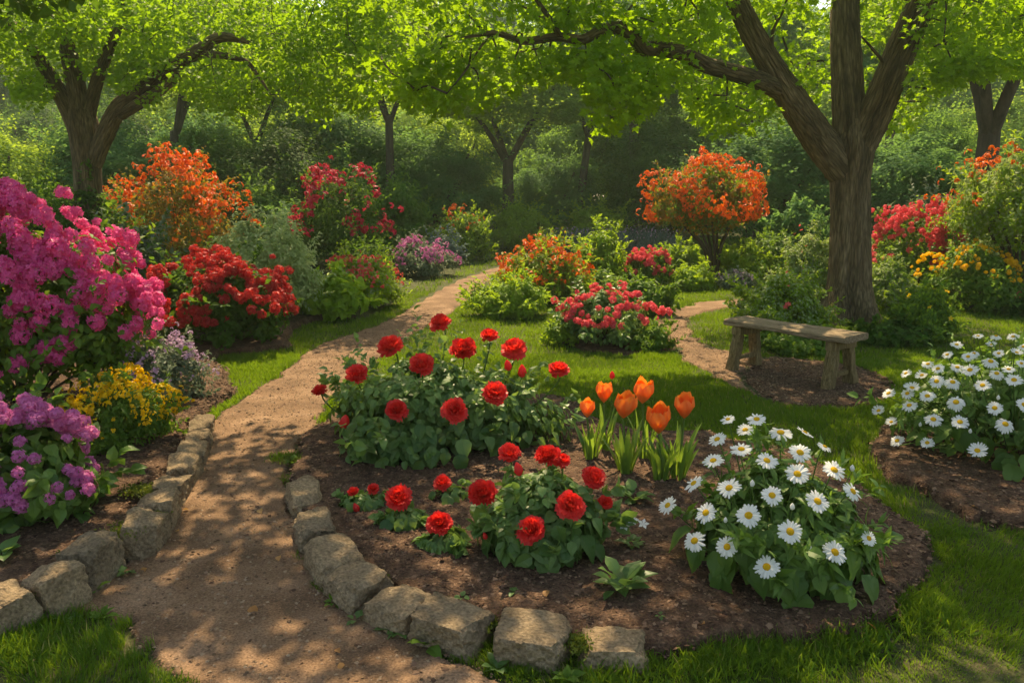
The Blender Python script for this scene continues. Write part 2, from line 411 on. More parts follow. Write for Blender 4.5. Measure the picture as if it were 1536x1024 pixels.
# ground out to the horizon
g_ = MB()
xs = np.concatenate([[-110], np.arange(-60, 61, 1.0), [110]]); ys = np.concatenate([[-30], np.arange(-4, 62, 1.0), [110]])
X, Y = np.meshgrid(xs, ys, indexing='ij')
Zg = ground_height(X, Y) - .006
V = np.stack([X.ravel(), Y.ravel(), Zg.ravel()], -1); ny = len(ys)
i, k = np.meshgrid(np.arange(len(xs) - 1), np.arange(ny - 1), indexing='ij'); q = i * ny + k
g_.add(V, np.stack([q, q + ny, q + ny + 1, q + 1], -1).reshape(-1, 4))
tag(g_.build('ground', M['soil'], smooth=True), 'mossy brown earth under the lawns and trees', kind='structure')
sheet('garden_path', M['path'], Z_PATH, 1.4, 12, -4, 1.5, .016, .004, .014, 'pale brown trodden earth path curving through the garden', subtract=[Z_BED, Z_LEFT])
sheet('path', M['path'], Z_PATH, 12, 24, -4, 3, .08, .006, .012, 'far stretch of the earth path before the trees')
sheet('side_path', M['path'], Z_SIDE, 5.9, 14, 1, 6, .025, .006, .014, 'narrow bare earth path leading past the bench', amp=.11, subtract=[Z_BENCH])
sheet('soil_patch', M['mulch'], Z_BENCH, 5.9, 9, 1.8, 4.6, .025, .006, .02, 'bare dark soil under the bench', amp=.12)
sheet('flower_bed', M['mulch'], Z_BED, 2.6, 6.6, -2.2, 3.2, .018, .006, .028, 'dark mulched bed of roses, tulips and daisies', mound=.05)
sheet('daisy_bed', M['mulch'], Z_RIGHT, 3.8, 7.5, 2.2, 6, .025, .006, .028, 'dark mulched bed under the daisies', mound=.04)
sheet('shrub_bed', M['mulch'], Z_LEFT, 2.4, 11, -12, -.8, .03, .006, .03, 'dark mulched bed behind the stone edging', mound=.05)
sheet('shrub_bed', M['mulch'], Z_MID, 7, 10, 0, 3, .04, .006, .02, 'patch of mulch around the red shrub rose')

ALLZ = [Z_PATH, Z_SIDE, Z_BENCH, Z_BED, Z_RIGHT, Z_LEFT, Z_MID]
def lawn_mask(x, y, amp=.05):
    rx, ry = ragged(x, y, amp)
    m = np.ones(x.shape, bool)
    for q in ALLZ: m &= ~in_poly(rx, ry, q)
    return m

# ------------------------------------------------------------------ grass
def blades(name, label, y0, y1, n, h, w, seg, clump=.5, seed=0, extra=None, lean=.45):
    g = np.random.default_rng(100 + seed)
    y = np.sqrt(g.uniform(y0 ** 2, y1 ** 2, n)); x = g.uniform(-.70, .70, n) * y
    k = lawn_mask(x, y, .05 if y0 > 3 else .13)
    if extra is not None: k &= extra(x, y)
    # thinner, patchier turf in places
    den = vnoise(x * 1.7, y * 1.7, 21) * .6 + vnoise(x * 6, y * 6, 22) * .4
    k &= g.random(n) < np.clip((den - (.12 if y0 > 3 else .26)) * 3.4, .07, 1)
    x, y, den = x[k], y[k], den[k]; n = len(x)
    tall = h * (.55 + .75 * g.random(n)) * (1 + clump * (vnoise(x * 3.5, y * 3.5, 23) - .45) * 2)
    a = g.uniform(0, 2 * pi, n) ; la = 2 * pi * vnoise(x * 2, y * 2, 24) + g.normal(size=n) * 1.0
    ln = lean * (g.random(n) + .25) * tall
    w = w * (.7 + .6 * g.random(n))
    bx, by = np.cos(a) * w / 2, np.sin(a) * w / 2
    dx, dy = np.cos(la) * ln, np.sin(la) * ln
    z0 = ground_height(x, y) - .008
    rows = []
    ts = [0, .5, 1] if seg == 2 else [0, 1]
    V = []
    for t in ts:
        if t == 1: V.append(np.stack([x + dx, y + dy, z0 + tall * .93], -1))
        else:
            c = np.stack([x + dx * t * t, y + dy * t * t, z0 + tall * t], -1); ww = 1 - .25 * t
            V.append(c + np.stack([bx * ww, by * ww, 0 * x], -1)); V.append(c - np.stack([bx * ww, by * ww, 0 * x], -1))
    V = np.stack(V, 1); m = V.shape[1]; base = np.arange(n) * m
    rv = np.clip(.42 + .2 * g.normal(size=n) + .5 * (vnoise(x * 1.2, y * 1.2, 25) - .5) + .3 * (vnoise(x * 7, y * 7, 26) - .5), 0, .93); rv[g.random(n) < .03] = 1.0
    if seg == 2:
        F = np.stack([np.stack([base, base + 1, base + 3], -1), np.stack([base, base + 3, base + 2], -1), np.stack([base + 2, base + 3, base + 4], -1)], 1).reshape(-1, 3)
        rvv = np.repeat(rv, 3)
    else:
        F = np.stack([base, base + 1, base + 2], -1); rvv = rv
    mb = MB(); mb.add(V.reshape(-1, 3), F, rvv)
    return tag(mb.build(name, M['grass']), label, 'grass', kind='stuff')

blades('lawn_grass', 'long soft grass growing along the bed edges near the stones', 2.2, 4.6, 190000, .04, .0036, 2, .9, 1, lean=.75)
blades('lawn_grass', 'short green lawn around the mulched flower bed and bench', 4.6, 8.5, 330000, .042, .0055, 2, .5, 2)
blades('lawn_grass', 'sunlit lawn running back towards the far shrubs', 8.5, 14, 240000, .045, .009, 1, .4, 3)
blades('lawn_grass', 'distant strips of lawn beside the path end', 14, 30, 160000, .06, .018, 1, .4, 4)

# loose grit, chips and litter on path and beds
def litter(name, label, mat, zones, n, y0, y1, smin, smax, flat, z, seed):
    g = np.random.default_rng(seed)
    y = np.sqrt(g.uniform(y0 ** 2, y1 ** 2, n)); x = g.uniform(-.68, .68, n) * y
    rx, ry = ragged(x, y); k = np.zeros(n, bool)
    for q in zones: k |= in_poly(rx, ry, q)
    x, y = x[k], y[k]; n = len(x)
    s = smin + (smax - smin) * g.random(n) ** 3
    box = T([(-.5, -.5, 0), (.5, -.4, .1), (.45, .5, 0), (-.4, .45, .12), (0, 0, .5)], [(0, 1, 4), (1, 2, 4), (2, 3, 4), (3, 0, 4)])
    box[0][:, 2] *= flat
    mb = MB(); nn = nrmz(g.normal(size=(n, 3)) * .35 + [0, 0, 1]); d = rnd_dir(n, g)
    scatter(mb, box, np.stack([x, y, top_z(x, y) - .001], -1), nn, d, s, g.random(n))
    return tag(mb.build(name, mat), label, 'litter', kind='stuff')
litter('mulch_chips', 'loose bark chips covering the flower beds', M['chips'], [Z_BED, Z_RIGHT, Z_BENCH], 150000, 2.4, 8.2, .006, .026, .5, .055, 31)
litter('mulch_chips', 'loose bark chips behind the stone edging', M['chips'], [Z_LEFT], 90000, 2.4, 8, .008, .028, .5, .055, 33)
litter('path_grit', 'fine grit and small crumbs of earth on the path', M['grit'], [Z_PATH, Z_SIDE], 150000, 2.0, 11, .004, .02, .8, .010, 32)
litter('path_debris', 'scattered bark crumbs and leaf scraps on the path', M['chips'], [Z_PATH, Z_SIDE], 16000, 2.0, 12, .007, .03, .45, .010, 34)

# ------------------------------------------------------------------ generators
def lump(d, seed):
    az = np.arctan2(d[:, 1], d[:, 0]); s = seed * 1.7
    return 1 + .10 * np.sin(3 * az + s) * (1 - d[:, 2] ** 2) + .08 * np.sin(5 * az + 2 * s + 3 * d[:, 2]) + .06 * np.sin(7 * d[:, 2] + s + 2 * az)

def dome(n, Rx, Ry, H, g, seed, nclump=60, rc=.22, zmin=-.8, inner=.22, zc=.42, lumpy=1.0, up=.5, shoots=.10, nrand=.38):
    """leaf positions / outward normals / colour variation for a shrub or crown, origin at its base"""
    C = np.array([0, 0, H * zc]); Rv = np.array([Rx, Ry, H * (1 - zc)])
    d = rnd_dir(nclump * 4, g); d = d[d[:, 2] > zmin][:nclump]
    k = 1 + (lump(d, seed) - 1) * lumpy
    cc = d * Rv * (k * g.uniform(.5, .82, len(d)))[:, None]
    Rl = np.where(cc[:, 2:3] < 0, [[Rx, Ry, H * zc]], [[Rx, Ry, H * (1 - zc)]])
    low = np.stack([(1 - d[:, 2] ** 2) ** -.28] * 2 + [np.ones(len(d))], -1)
    cc = np.where(d[:, 2:3] < 0, d * Rl * low * (k * .78)[:, None], cc)
    m = (Rx + Ry + H) / 3 * rc
    ci = g.integers(0, len(cc), n)
    cr = m * g.uniform(.5, 1.3, len(cc))
    off = rnd_dir(n, g) * (g.random(n) ** .45)[:, None] * cr[ci][:, None] * np.array([1, 1, .75])
    pos = cc[ci] + off
    nin = int(n * inner)
    ns = int(n * shoots) // 9
    pos[:nin] = rnd_dir(nin, g) * Rv * (.78 * g.random(nin) ** .4)[:, None]
    out = nrmz(pos / Rv)
    nr = nrmz(out * .8 + nrmz(off) * .6 + np.array([0, 0, up]) + g.normal(size=(n, 3)) * nrand)
    dr = nrmz(out * np.array([1, 1, .2]) + g.normal(size=(n, 3)) * .6 + np.array([0, 0, -.15]))
    if ns:                                     # young shoots standing out of the outline
        j = g.integers(0, len(cc), ns); so = nrmz(cc[j] / Rv); sd_ = nrmz(so * [1, 1, .7] + [0, 0, .55] + g.normal(size=(ns, 3)) * .35)
        ln = m * g.uniform(.9, 2.1, ns); u = np.linspace(.35, 1, 9)
        sp = cc[j][:, None, :] + so[:, None, :] * (cr[j] * .5)[:, None, None] + sd_[:, None, :] * (ln[:, None] * u)[:, :, None]
        a = slice(n - ns * 9, n); pos[a] = sp.reshape(-1, 3); ci[a] = np.repeat(j, 9)
        nr[a] = nrmz(g.normal(size=(ns * 9, 3)) * .6 + [0, 0, .7]); dr[a] = nrmz(rnd_dir(ns * 9, g) * .8 + np.repeat(sd_, 9, 0))
    cv = g.random(len(cc))
    rv = np.clip(.25 + .3 * cv[ci] + .28 * g.normal(size=n) * .7 + .2 * (g.random(n)), 0, 1)
    pos = pos + C
    keep = pos[:, 2] > .015
    return pos[keep], nr[keep], dr[keep], rv[keep], cc + C

def bloom_template(kind):
    g = np.random.default_rng(5)
    mb = MB()
    if kind == 'truss':                       # a ball of small open five-petalled florets
        n = 26; d = rnd_dir(160, g); d = d[d[:, 2] > -.35]
        sel = [d[0]]
        for v in d[1:]:
            if min(np.linalg.norm(v - s) for s in sel) > .40: sel.append(v)
        petal = T([(0, 0, 0), (.33, .6, .12), (.0, 1, .16), (-.33, .6, .12), (0, .55, .02)], [(0, 1, 4), (1, 2, 4), (2, 3, 4), (3, 0, 4)])
        for v in sel[:n]:
            c = v * g.uniform(.26, .44) * [1, 1, .85]; a = nrmz(np.cross(v, g.normal(size=3))[None])[0]; b = np.cross(v, a)
            t0 = g.random() * 6
            for q in range(5):
                t = t0 + q * 2 * pi / 5
                scatter(mb, petal, c[None], v[None], (a * cos(t) + b * sin(t))[None], .21 * g.uniform(.8, 1.2), np.clip(.5 + .25 * g.normal(), 0, 1))
    if kind == 'star':                        # one small open blossom
        petal = T([(0, 0, 0), (.3, .5, .1), (0, 1, .1), (-.3, .5, .1)], [(0, 1, 2), (0, 2, 3)])
        for q in range(5):
            t = q * 2 * pi / 5
            scatter(mb, petal, np.zeros((1, 3)), np.array([[0, 0, 1.]]), np.array([[cos(t), sin(t), 0]]), .5, .5)
    if kind == 'spray':                       # loose cluster of five small blossoms
        petal = T([(0, 0, 0), (.3, .5, .1), (0, 1, .05), (-.3, .5, .1)], [(0, 1, 2), (0, 2, 3)])
        for s in range(6):
            v = nrmz(g.normal(size=(1, 3)) + [0, 0, .8])[0]; c = v * .32
            for q in range(4):
                w = rnd_dir(1, g)[0]
                scatter(mb, petal, c[None], v[None], w[None], .34, np.clip(.5 + .3 * g.normal(), 0, 1))
    V = np.concatenate(mb.V); F = np.concatenate(mb.F)
    rv = np.concatenate(mb.rv)
    return V, F, rv
BL = {k: bloom_template(k) for k in ('truss', 'star', 'spray')}
def scatter_bloom(mb, kind, pos, nrm, size, g):
    V, F, rv = BL[kind]; n = len(pos)
    b0 = len(mb.rv); scatter(mb, (V, F), pos, nrm, rnd_dir(n, g), size, .5)
    mb.rv[b0] = np.clip(np.tile(rv, n) * .7 + np.repeat(g.random(n), len(rv)) * .35, 0, 1)
_bm = {}
def bloom_mesh(kind, mat):
    if (kind, mat.name) not in _bm:
        V, F, rv = BL[kind]; mb = MB(); mb.add(V, F, rv); _bm[(kind, mat.name)] = mb.mesh(kind + '_' + mat.name, mat)
    return _bm[(kind, mat.name)]

def surface_points(n, Rx, Ry, H, g, seed, zmin=-.1, zc=.42, lumpy=1.0, bias=0.0, out=1.0, jit=.06):
    d = rnd_dir(n * 8, g); d[:, 2] += bias; d = nrmz(d); d = d[d[:, 2] > zmin]
    pt = np.sin(d[:, 0] * 5.2 + seed) * np.sin(d[:, 1] * 4.7 + 2 * seed) + .6 * np.sin(d[:, 2] * 6.1 + seed * 3 + d[:, 0] * 4)
    d = d[g.random(len(d)) < np.clip(.42 + .8 * pt, .04, 1)]
    sel = d[:n]
    k = (1 + (lump(sel, seed) - 1) * lumpy) * out * (1 + g.normal(size=len(sel)) * jit)
    Rv = np.where(sel[:, 2:3] < 0, [[Rx, Ry, H * zc]], [[Rx, Ry, H * (1 - zc)]])
    return sel * Rv * k[:, None] + [0, 0, H * zc], nrmz(sel / np.array([Rx, Ry, H * .6]))

seedc = [0]
def shrub(name, label, box, leafmat, leaf, lsize, n, depth=None, flowers=(), group=None, cat='shrub', ncl=60, rc=.22, zc=.42, lumpy=1.2, stems=9, stem_r=.012, stem_h=.0, inner=.22, up=.5, deep=1.0, shoots=.10, smooth=False, mats2=None):
    """box = (x0, x1, top, base) in the photograph; stands on the ground at the base's depth"""
    seedc[0] += 1; seed = seedc[0]; g = np.random.default_rng(500 + seed)
    x0, x1, top, base = box
    front = G(0, base)[1] if depth is None else depth
    hw = (x1 - x0) / 2 * front / FPX
    D = front + hw * .7
    hw = (x1 - x0) / 2 * D / FPX
    cx = P((x0 + x1) / 2, base, D)[0]
    H = max(.15, P(0, top, D)[2])
    t = thing(name, label, cat, (cx, D, ground_height(np.array([cx]), np.array([D]))[0]), group)
    zz = stem_h
    Hc = H - zz
    pos, nr, dr, rv, cc = dome(n, hw, hw * deep, Hc, g, seed, ncl, rc, zc=zc, lumpy=lumpy, inner=inner, up=up, shoots=shoots)
    pos[:, 2] += zz; cc[:, 2] += zz
    mb = MB()
    scatter(mb, leaf, pos, nr, dr, lsize * g.uniform(.6, 1.25, len(pos)), rv)
    if mats2:                                  # second kind of leaf colour among the first
        k = g.random(len(pos)) < mats2[1]; kk = k & (g.random(len(pos)) < 1)
        scatter(mb, leaf, pos[kk] + nr[kk] * lsize * .3, nr[kk], dr[kk], lsize * g.uniform(.6, 1.1, kk.sum()), rv[kk], mi=1)
        mb.build('foliage', [M[leafmat], M[mats2[0]]], t, smooth)
    else: mb.build('foliage', M[leafmat], t, smooth)
    sb = MB()
    for c in cc[g.permutation(len(cc))[:stems]]:
        b = np.array([g.normal() * .06 * hw, g.normal() * .06 * hw, -.02]); mid = np.array([c[0] * .35, c[1] * .35, c[2] * .55]) + g.normal(size=3) * .04 * hw
        tube(sb, [b, mid, c], stem_r, stem_r * .4, 5, 8, rv=g.random())
    sb.build('stem', M['twig'], t, True)
    for (kind, mname, size, count, zmin, bias, asparts) in flowers:
        p, nn = surface_points(count, hw, hw * deep, Hc, g, seed, zmin, zc, lumpy, bias, .97)
        p[:, 2] += zz
        if asparts:
            # the ones on the side one sees best stay individual parts
            score = nn @ nrmz(np.array([[-cx, -D, CAM_H]]))[0] + p[:, 2] * .1
            o_ = np.argsort(-score); ind, rest = o_[:asparts], o_[asparts:]
            me = bloom_mesh(kind, M[mname])
            for j in ind:
                z = nrmz((nn[j] + g.normal(size=3) * .25 + [0, 0, .2])[None])[0]
                place('flower_cluster', me, t, p[j], z, g.random() * 6.28, size * g.uniform(.75, 1.3))
        else: rest = np.arange(len(p))
        if len(rest):
            fb = MB(); scatter_bloom(fb, kind, p[rest], nrmz(nn[rest] + g.normal(size=(len(rest), 3)) * .3 + [0, 0, .2]), size * g.uniform(.7, 1.3, len(rest)), g)
            tag(fb.build('blossoms', M[mname], t), kind='stuff')
    return t, (cx, D, H, hw), g

# ------------------------------------------------------------------ trees
def fork_tree(name, label, cat, base, trunk, limbs, barkmat, sides=20, group=None):
    """trunk: list of (point, radius); limbs: lists of (point, radius); world coordinates"""
    t = thing(name, label, cat, base, group); b0 = np.array(base, float); g = np.random.default_rng(77)
    mb = MB()
    pts = [np.array(p) - b0 for p, r in trunk]; rad = [r for p, r in trunk]
    n = 40
    p = smooth_path(pts, n); rr = np.interp(np.linspace(0, 1, n), np.linspace(0, 1, len(rad)), rad)
    ang = np.linspace(0, 2 * pi, 48, endpoint=False)
    V = []
    for i in range(n):
        z = p[i][2]
        flare = np.exp(-max(z, 0) / .22) * .30
        ridge = 1 + .016 * np.sin(ang * 11 + .8 * np.sin(z * 2.2)) + .03 * np.sin(ang * 5 + z * 1.3 + 1) + .02 * np.sin(ang * 23 + 2 * z)
        fl = 1 + flare * (1 + .8 * np.sin(ang * 5 + .6))
        r = rr[i] * ridge * fl
        V.append(p[i] + np.stack([np.cos(ang) * r, np.sin(ang) * r, 0 * r], -1))
    V = np.concatenate(V); i, k = np.meshgrid(np.arange(n - 1), np.arange(48), indexing='ij')
    q = i * 48 + k; q2 = i * 48 + (k + 1) % 48
    mb.add(V, np.stack([q, q2, q2 + 48, q + 48], -1).reshape(-1, 4), tc=V)
    mb.build('trunk', barkmat, t, True)
    nodes = []
    for L in limbs:
        lb = MB(); pts = [np.array(p) - b0 for p, r in L]
        pp = tube(lb, pts, 0, sides=sides, n=12 * len(L), rough=.02, g=g, radii=[r for p, r in L])
        lb.build('limb', barkmat, t, True)
        nodes.append(pp[len(pp) // 4:])
    return t, b0, np.concatenate(nodes)

def connect(t, nodes, centers, barkmat, g, rmax=.014, maxlen=3.0):
    """twigs joining every leaf spray to the nearest wood already there"""
    mb = MB(); nd = nodes.copy()
    dist = np.array([np.min(np.linalg.norm(nd - c, axis=1)) for c in centers])
    for j in np.argsort(dist):
        c = centers[j]; dd = np.linalg.norm(nd - c, axis=1); a = nd[np.argmin(dd)]; L = dd.min()
        if L > maxlen: continue
        if L > .08:
            mid = (a + c) / 2 + np.array([0, 0, .10 * L]) + g.normal(size=3) * .06 * L
            tube(mb, [a, mid, c], rmax * min(1, .45 + .35 * L), rmax * .3, 5, 7, rv=g.random())
            nd = np.vstack([nd, mid, c])
    return mb

def fold(mb, tw):
    n0 = 0
    for V, F, rv in zip(tw.V, tw.F, tw.rv):
        mb.add(V, F - n0, rv, 1); n0 += len(V)

def sprays(centers, per, rad, g, leaf_len, up=.6, flat=.35, hang=.35):
    n = len(centers) * per; ci = np.repeat(np.arange(len(centers)), per)
    r = rad * g.uniform(.6, 1.3, len(centers))
    ang = g.uniform(0, 2 * pi, n); rr = np.sqrt(g.random(n)) * r[ci]
    tilt = g.normal(size=(len(centers), 3)) * .28 + [0, 0, 1]; tilt = nrmz(tilt)
    off = np.stack([np.cos(ang) * rr, np.sin(ang) * rr, g.normal(size=n) * rad * flat * .5 - hang * rr * rr / rad * .8], -1)
    off[:, 2] -= (off[:, :2] * tilt[ci][:, :2]).sum(1)
    pos = centers[ci] + off
    nr = nrmz(tilt[ci] * up + g.normal(size=(n, 3)) * .42 + off * .5 + [0, 0, .15])
    dr = nrmz(off * np.array([1, 1, .4]) + g.normal(size=(n, 3)) * .25 + [0, 0, -.25 * rad])
    cv = g.random(len(centers)); rv = np.clip(.3 + .35 * cv[ci] + .22 * g.normal(size=n) + .05, 0, 1)
    return pos, nr, dr, rv

def under_edge(edge, x0, x1, y0, y1, ztop, n, g, power=1.6, dens=None, xpow=None):
    """points of a crown whose underside follows the given edge"""
    px = g.uniform(x0, x1, n); y = g.uniform(y0, y1, n)
    e = np.interp(px, [p[0] for p in edge], [p[1] for p in edge])
    out = []
    for a, b, c in zip(px, e, y):
        q = P(a, b, c); zt = ztop if np.isscalar(ztop) else ztop(q[0], c)
        z = q[2] + g.random() ** power * max(.1, zt - q[2])
        out.append((q[0], c, z))
    return np.array(out)

def big_tree_right():
    g = np.random.default_rng(3)
    D = 10.8
    b = G(1275, 482); base = (b[0], D, 0)
    at = lambda px, py, y=D: P(px, py, y)
    trunk = [((b[0], D, -.1), .35), ((b[0], D, .35), .30), (at(1275, 420), .272), (at(1275, 330), .252), (at(1274, 270), .248), (at(1276, 225), .28), (at(1278, 180), .2)]
    limbs = [
        [(at(1268, 262), .21), (at(1232, 214, 10.7), .215), (at(1195, 160, 10.5), .19), (at(1160, 105, 10.3), .155), (at(1128, 50, 10.2), .14), (at(1100, -10, 10.1), .125), (at(1060, -90, 9.9), .1), (at(1010, -200, 9.6), .05)],
        [(at(1180, 142, 10.5), .12), (at(1150, 126, 10.2), .115), (at(1110, 112, 9.8), .10), (at(1060, 98, 9.5), .09), (at(1024, 80, 9.3), .085), (at(985, 73, 9.1), .08), (at(966, 74, 9.0), .082), (at(945, 50, 8.9), .07), (at(922, 42, 8.9), .065), (at(895, 50, 8.8), .055), (at(872, 60, 8.7), .05), (at(835, 56, 8.7), .045), (at(785, 62, 8.6), .038), (at(745, 50, 8.5), .028), (at(712, 54, 8.4), .018), (at(682, 60, 8.3), .008)],
        [(at(842, 57, 8.7), .032), (at(825, 30, 8.6), .028), (at(806, 2, 8.6), .022), (at(780, -30, 8.6), .012)],
        [(at(820, 30, 8.6), .02), (at(795, 15, 8.5), .014), (at(768, 4, 8.4), .007)],
        [(at(736, 51, 8.5), .016), (at(718, 75, 8.4), .011), (at(704, 98, 8.3), .006)],
        [(at(972, 82, 9.1), .022), (at(950, 115, 9.0), .015), (at(928, 145, 8.9), .009), (at(920, 180, 8.8), .005)],
        [(at(1276, 240), .2), (at(1274, 190, 10.8), .21), (at(1271, 120, 10.9), .20), (at(1268, 60, 11.0), .19), (at(1268, 0, 11.1), .175), (at(1275, -90, 11.4), .12), (at(1290, -220, 11.6), .05)],
        [(at(1280, 240), .2), (at(1306, 185, 10.7), .215), (at(1330, 130, 10.5), .2), (at(1352, 75, 10.3), .185), (at(1376, 20, 10.1), .17), (at(1405, -40, 9.9), .15), (at(1450, -120, 9.6), .12), (at(1520, -220, 9.2), .06)],
        [(at(1165, 112, 10.3), .03), (at(1158, 55, 10.1), .02), (at(1176, 15, 10.0), .012)],
        [(at(1003, 68, 9.2), .025), (at(1000, 45, 9.1), .017), (at(990, 30, 9.0), .009)],
        [(at(1335, 105, 10.4), .025), (at(1310, 75, 10.2), .018), (at(1292, 55, 10.0), .01)],
    ]
    t, b0, nodes = fork_tree('maple_tree', 'large tree with thick forking trunk and low sweeping bough behind the bench', 'tree', base, trunk, limbs, M['bark'])
    edge = [(560, 105), (600, 130), (640, 165), (690, 178), (715, 172), (740, 128), (800, 112), (850, 96), (872, 110), (885, 182), (915, 186), (960, 172), (985, 135), (1010, 92), (1030, 140), (1060, 176), (1100, 186), (1150, 180), (1185, 150), (1230, 130), (1310, 130), (1330, 180), (1360, 188), (1395, 140), (1440, 110), (1500, 95), (1620, 90)]
    A = under_edge(edge, 575, 1060, 8.0, 9.6, 4.3, 105, g, 1.5)
    B = under_edge(edge, 1010, 1640, 9.3, 12.6, 5.2, 190, g, 1.4)
    C_ = np.stack([g.uniform(-.6, 9.5, 110), g.uniform(6.2, 13, 110), g.uniform(5.0, 6.8, 110)], -1)
    C_ = C_[~((C_[:, 0] < 4.0) & (C_[:, 1] > 8.6))]
    C_ = np.concatenate([C_, np.stack([g.uniform(.2, 4.0, 55), g.uniform(6.5, 8.4, 55), g.uniform(4.9, 5.9, 55)], -1), np.stack([g.uniform(-2.0, .6, 16), g.uniform(6.2, 8.0, 16), g.uniform(4.9, 5.5, 16)], -1), np.stack([g.uniform(1.4, 4.4, 34), g.uniform(6.6, 8.3, 34), g.uniform(5.0, 5.9, 34)], -1), np.stack([g.uniform(.7, 2.6, 16), g.uniform(9.0, 11.0, 16), g.uniform(5.0, 5.8, 16)], -1)])  # extra sprays above the view, added to shade the near grass and bed
    cen = np.concatenate([A, B, C_])
    # keep leaves off the face of the trunk fork
    q = proj(cen); blk = (np.abs(q[:, 0] - 1275) < 85) & (q[:, 1] > 25) & (cen[:, 1] < 11.0)
    l2 = (cen[:, 1] < 10.6) & (q[:, 1] > 0) & (np.abs(q[:, 0] - (1130 + (q[:, 1] - 50) * .62)) < 42)
    l3 = (cen[:, 1] < 10.6) & (q[:, 1] > 0) & (np.abs(q[:, 0] - (1352 - (q[:, 1] - 75) * .5)) < 45)
    cen = cen[~(blk | l2 | l3)] - b0
    tw = connect(t, nodes, cen, M['bark'], g, .022)
    pos, nr, dr, rv = sprays(cen, 84, .42, g, .1)
    q = proj(pos + b0)                          # the sweeping bough and the fork stay clear of leaves in front
    depth = pos[:, 1] + b0[1]
    bx = [682, 712, 745, 785, 835, 872, 895, 922, 945, 966, 985, 1024, 1060, 1110, 1150, 1195]
    by = [60, 54, 50, 62, 56, 60, 50, 42, 50, 74, 73, 80, 98, 112, 126, 160]
    yb = np.interp(q[:, 0], bx, by); onb = (np.abs(q[:, 1] - yb) < 15) & (q[:, 0] > 700) & (q[:, 0] < 1195) & (depth < 9.0 + (q[:, 0] - 700) / 300) & (g.random(len(q)) < .8)
    tr = (np.abs(q[:, 0] - 1275) < 48) & (depth < 10.9)
    e = np.interp(q[:, 0], [p[0] for p in edge], [p[1] for p in edge])
    low = (q[:, 1] > e + 16 + 16 * g.random(len(q))) & (q[:, 0] > 570)
    k = ~(onb | tr | low)
    mb = MB(); pos, nr, dr, rv = pos[k], nr[k], dr[k], rv[k]
    scatter(mb, MAPLE, pos, nr, dr, .088 * g.uniform(.65, 1.25, len(pos)), rv)
    fold(mb, tw); mb.build('crown', [M['leaf_main'], M['bark_far']], t)
big_tree_right()

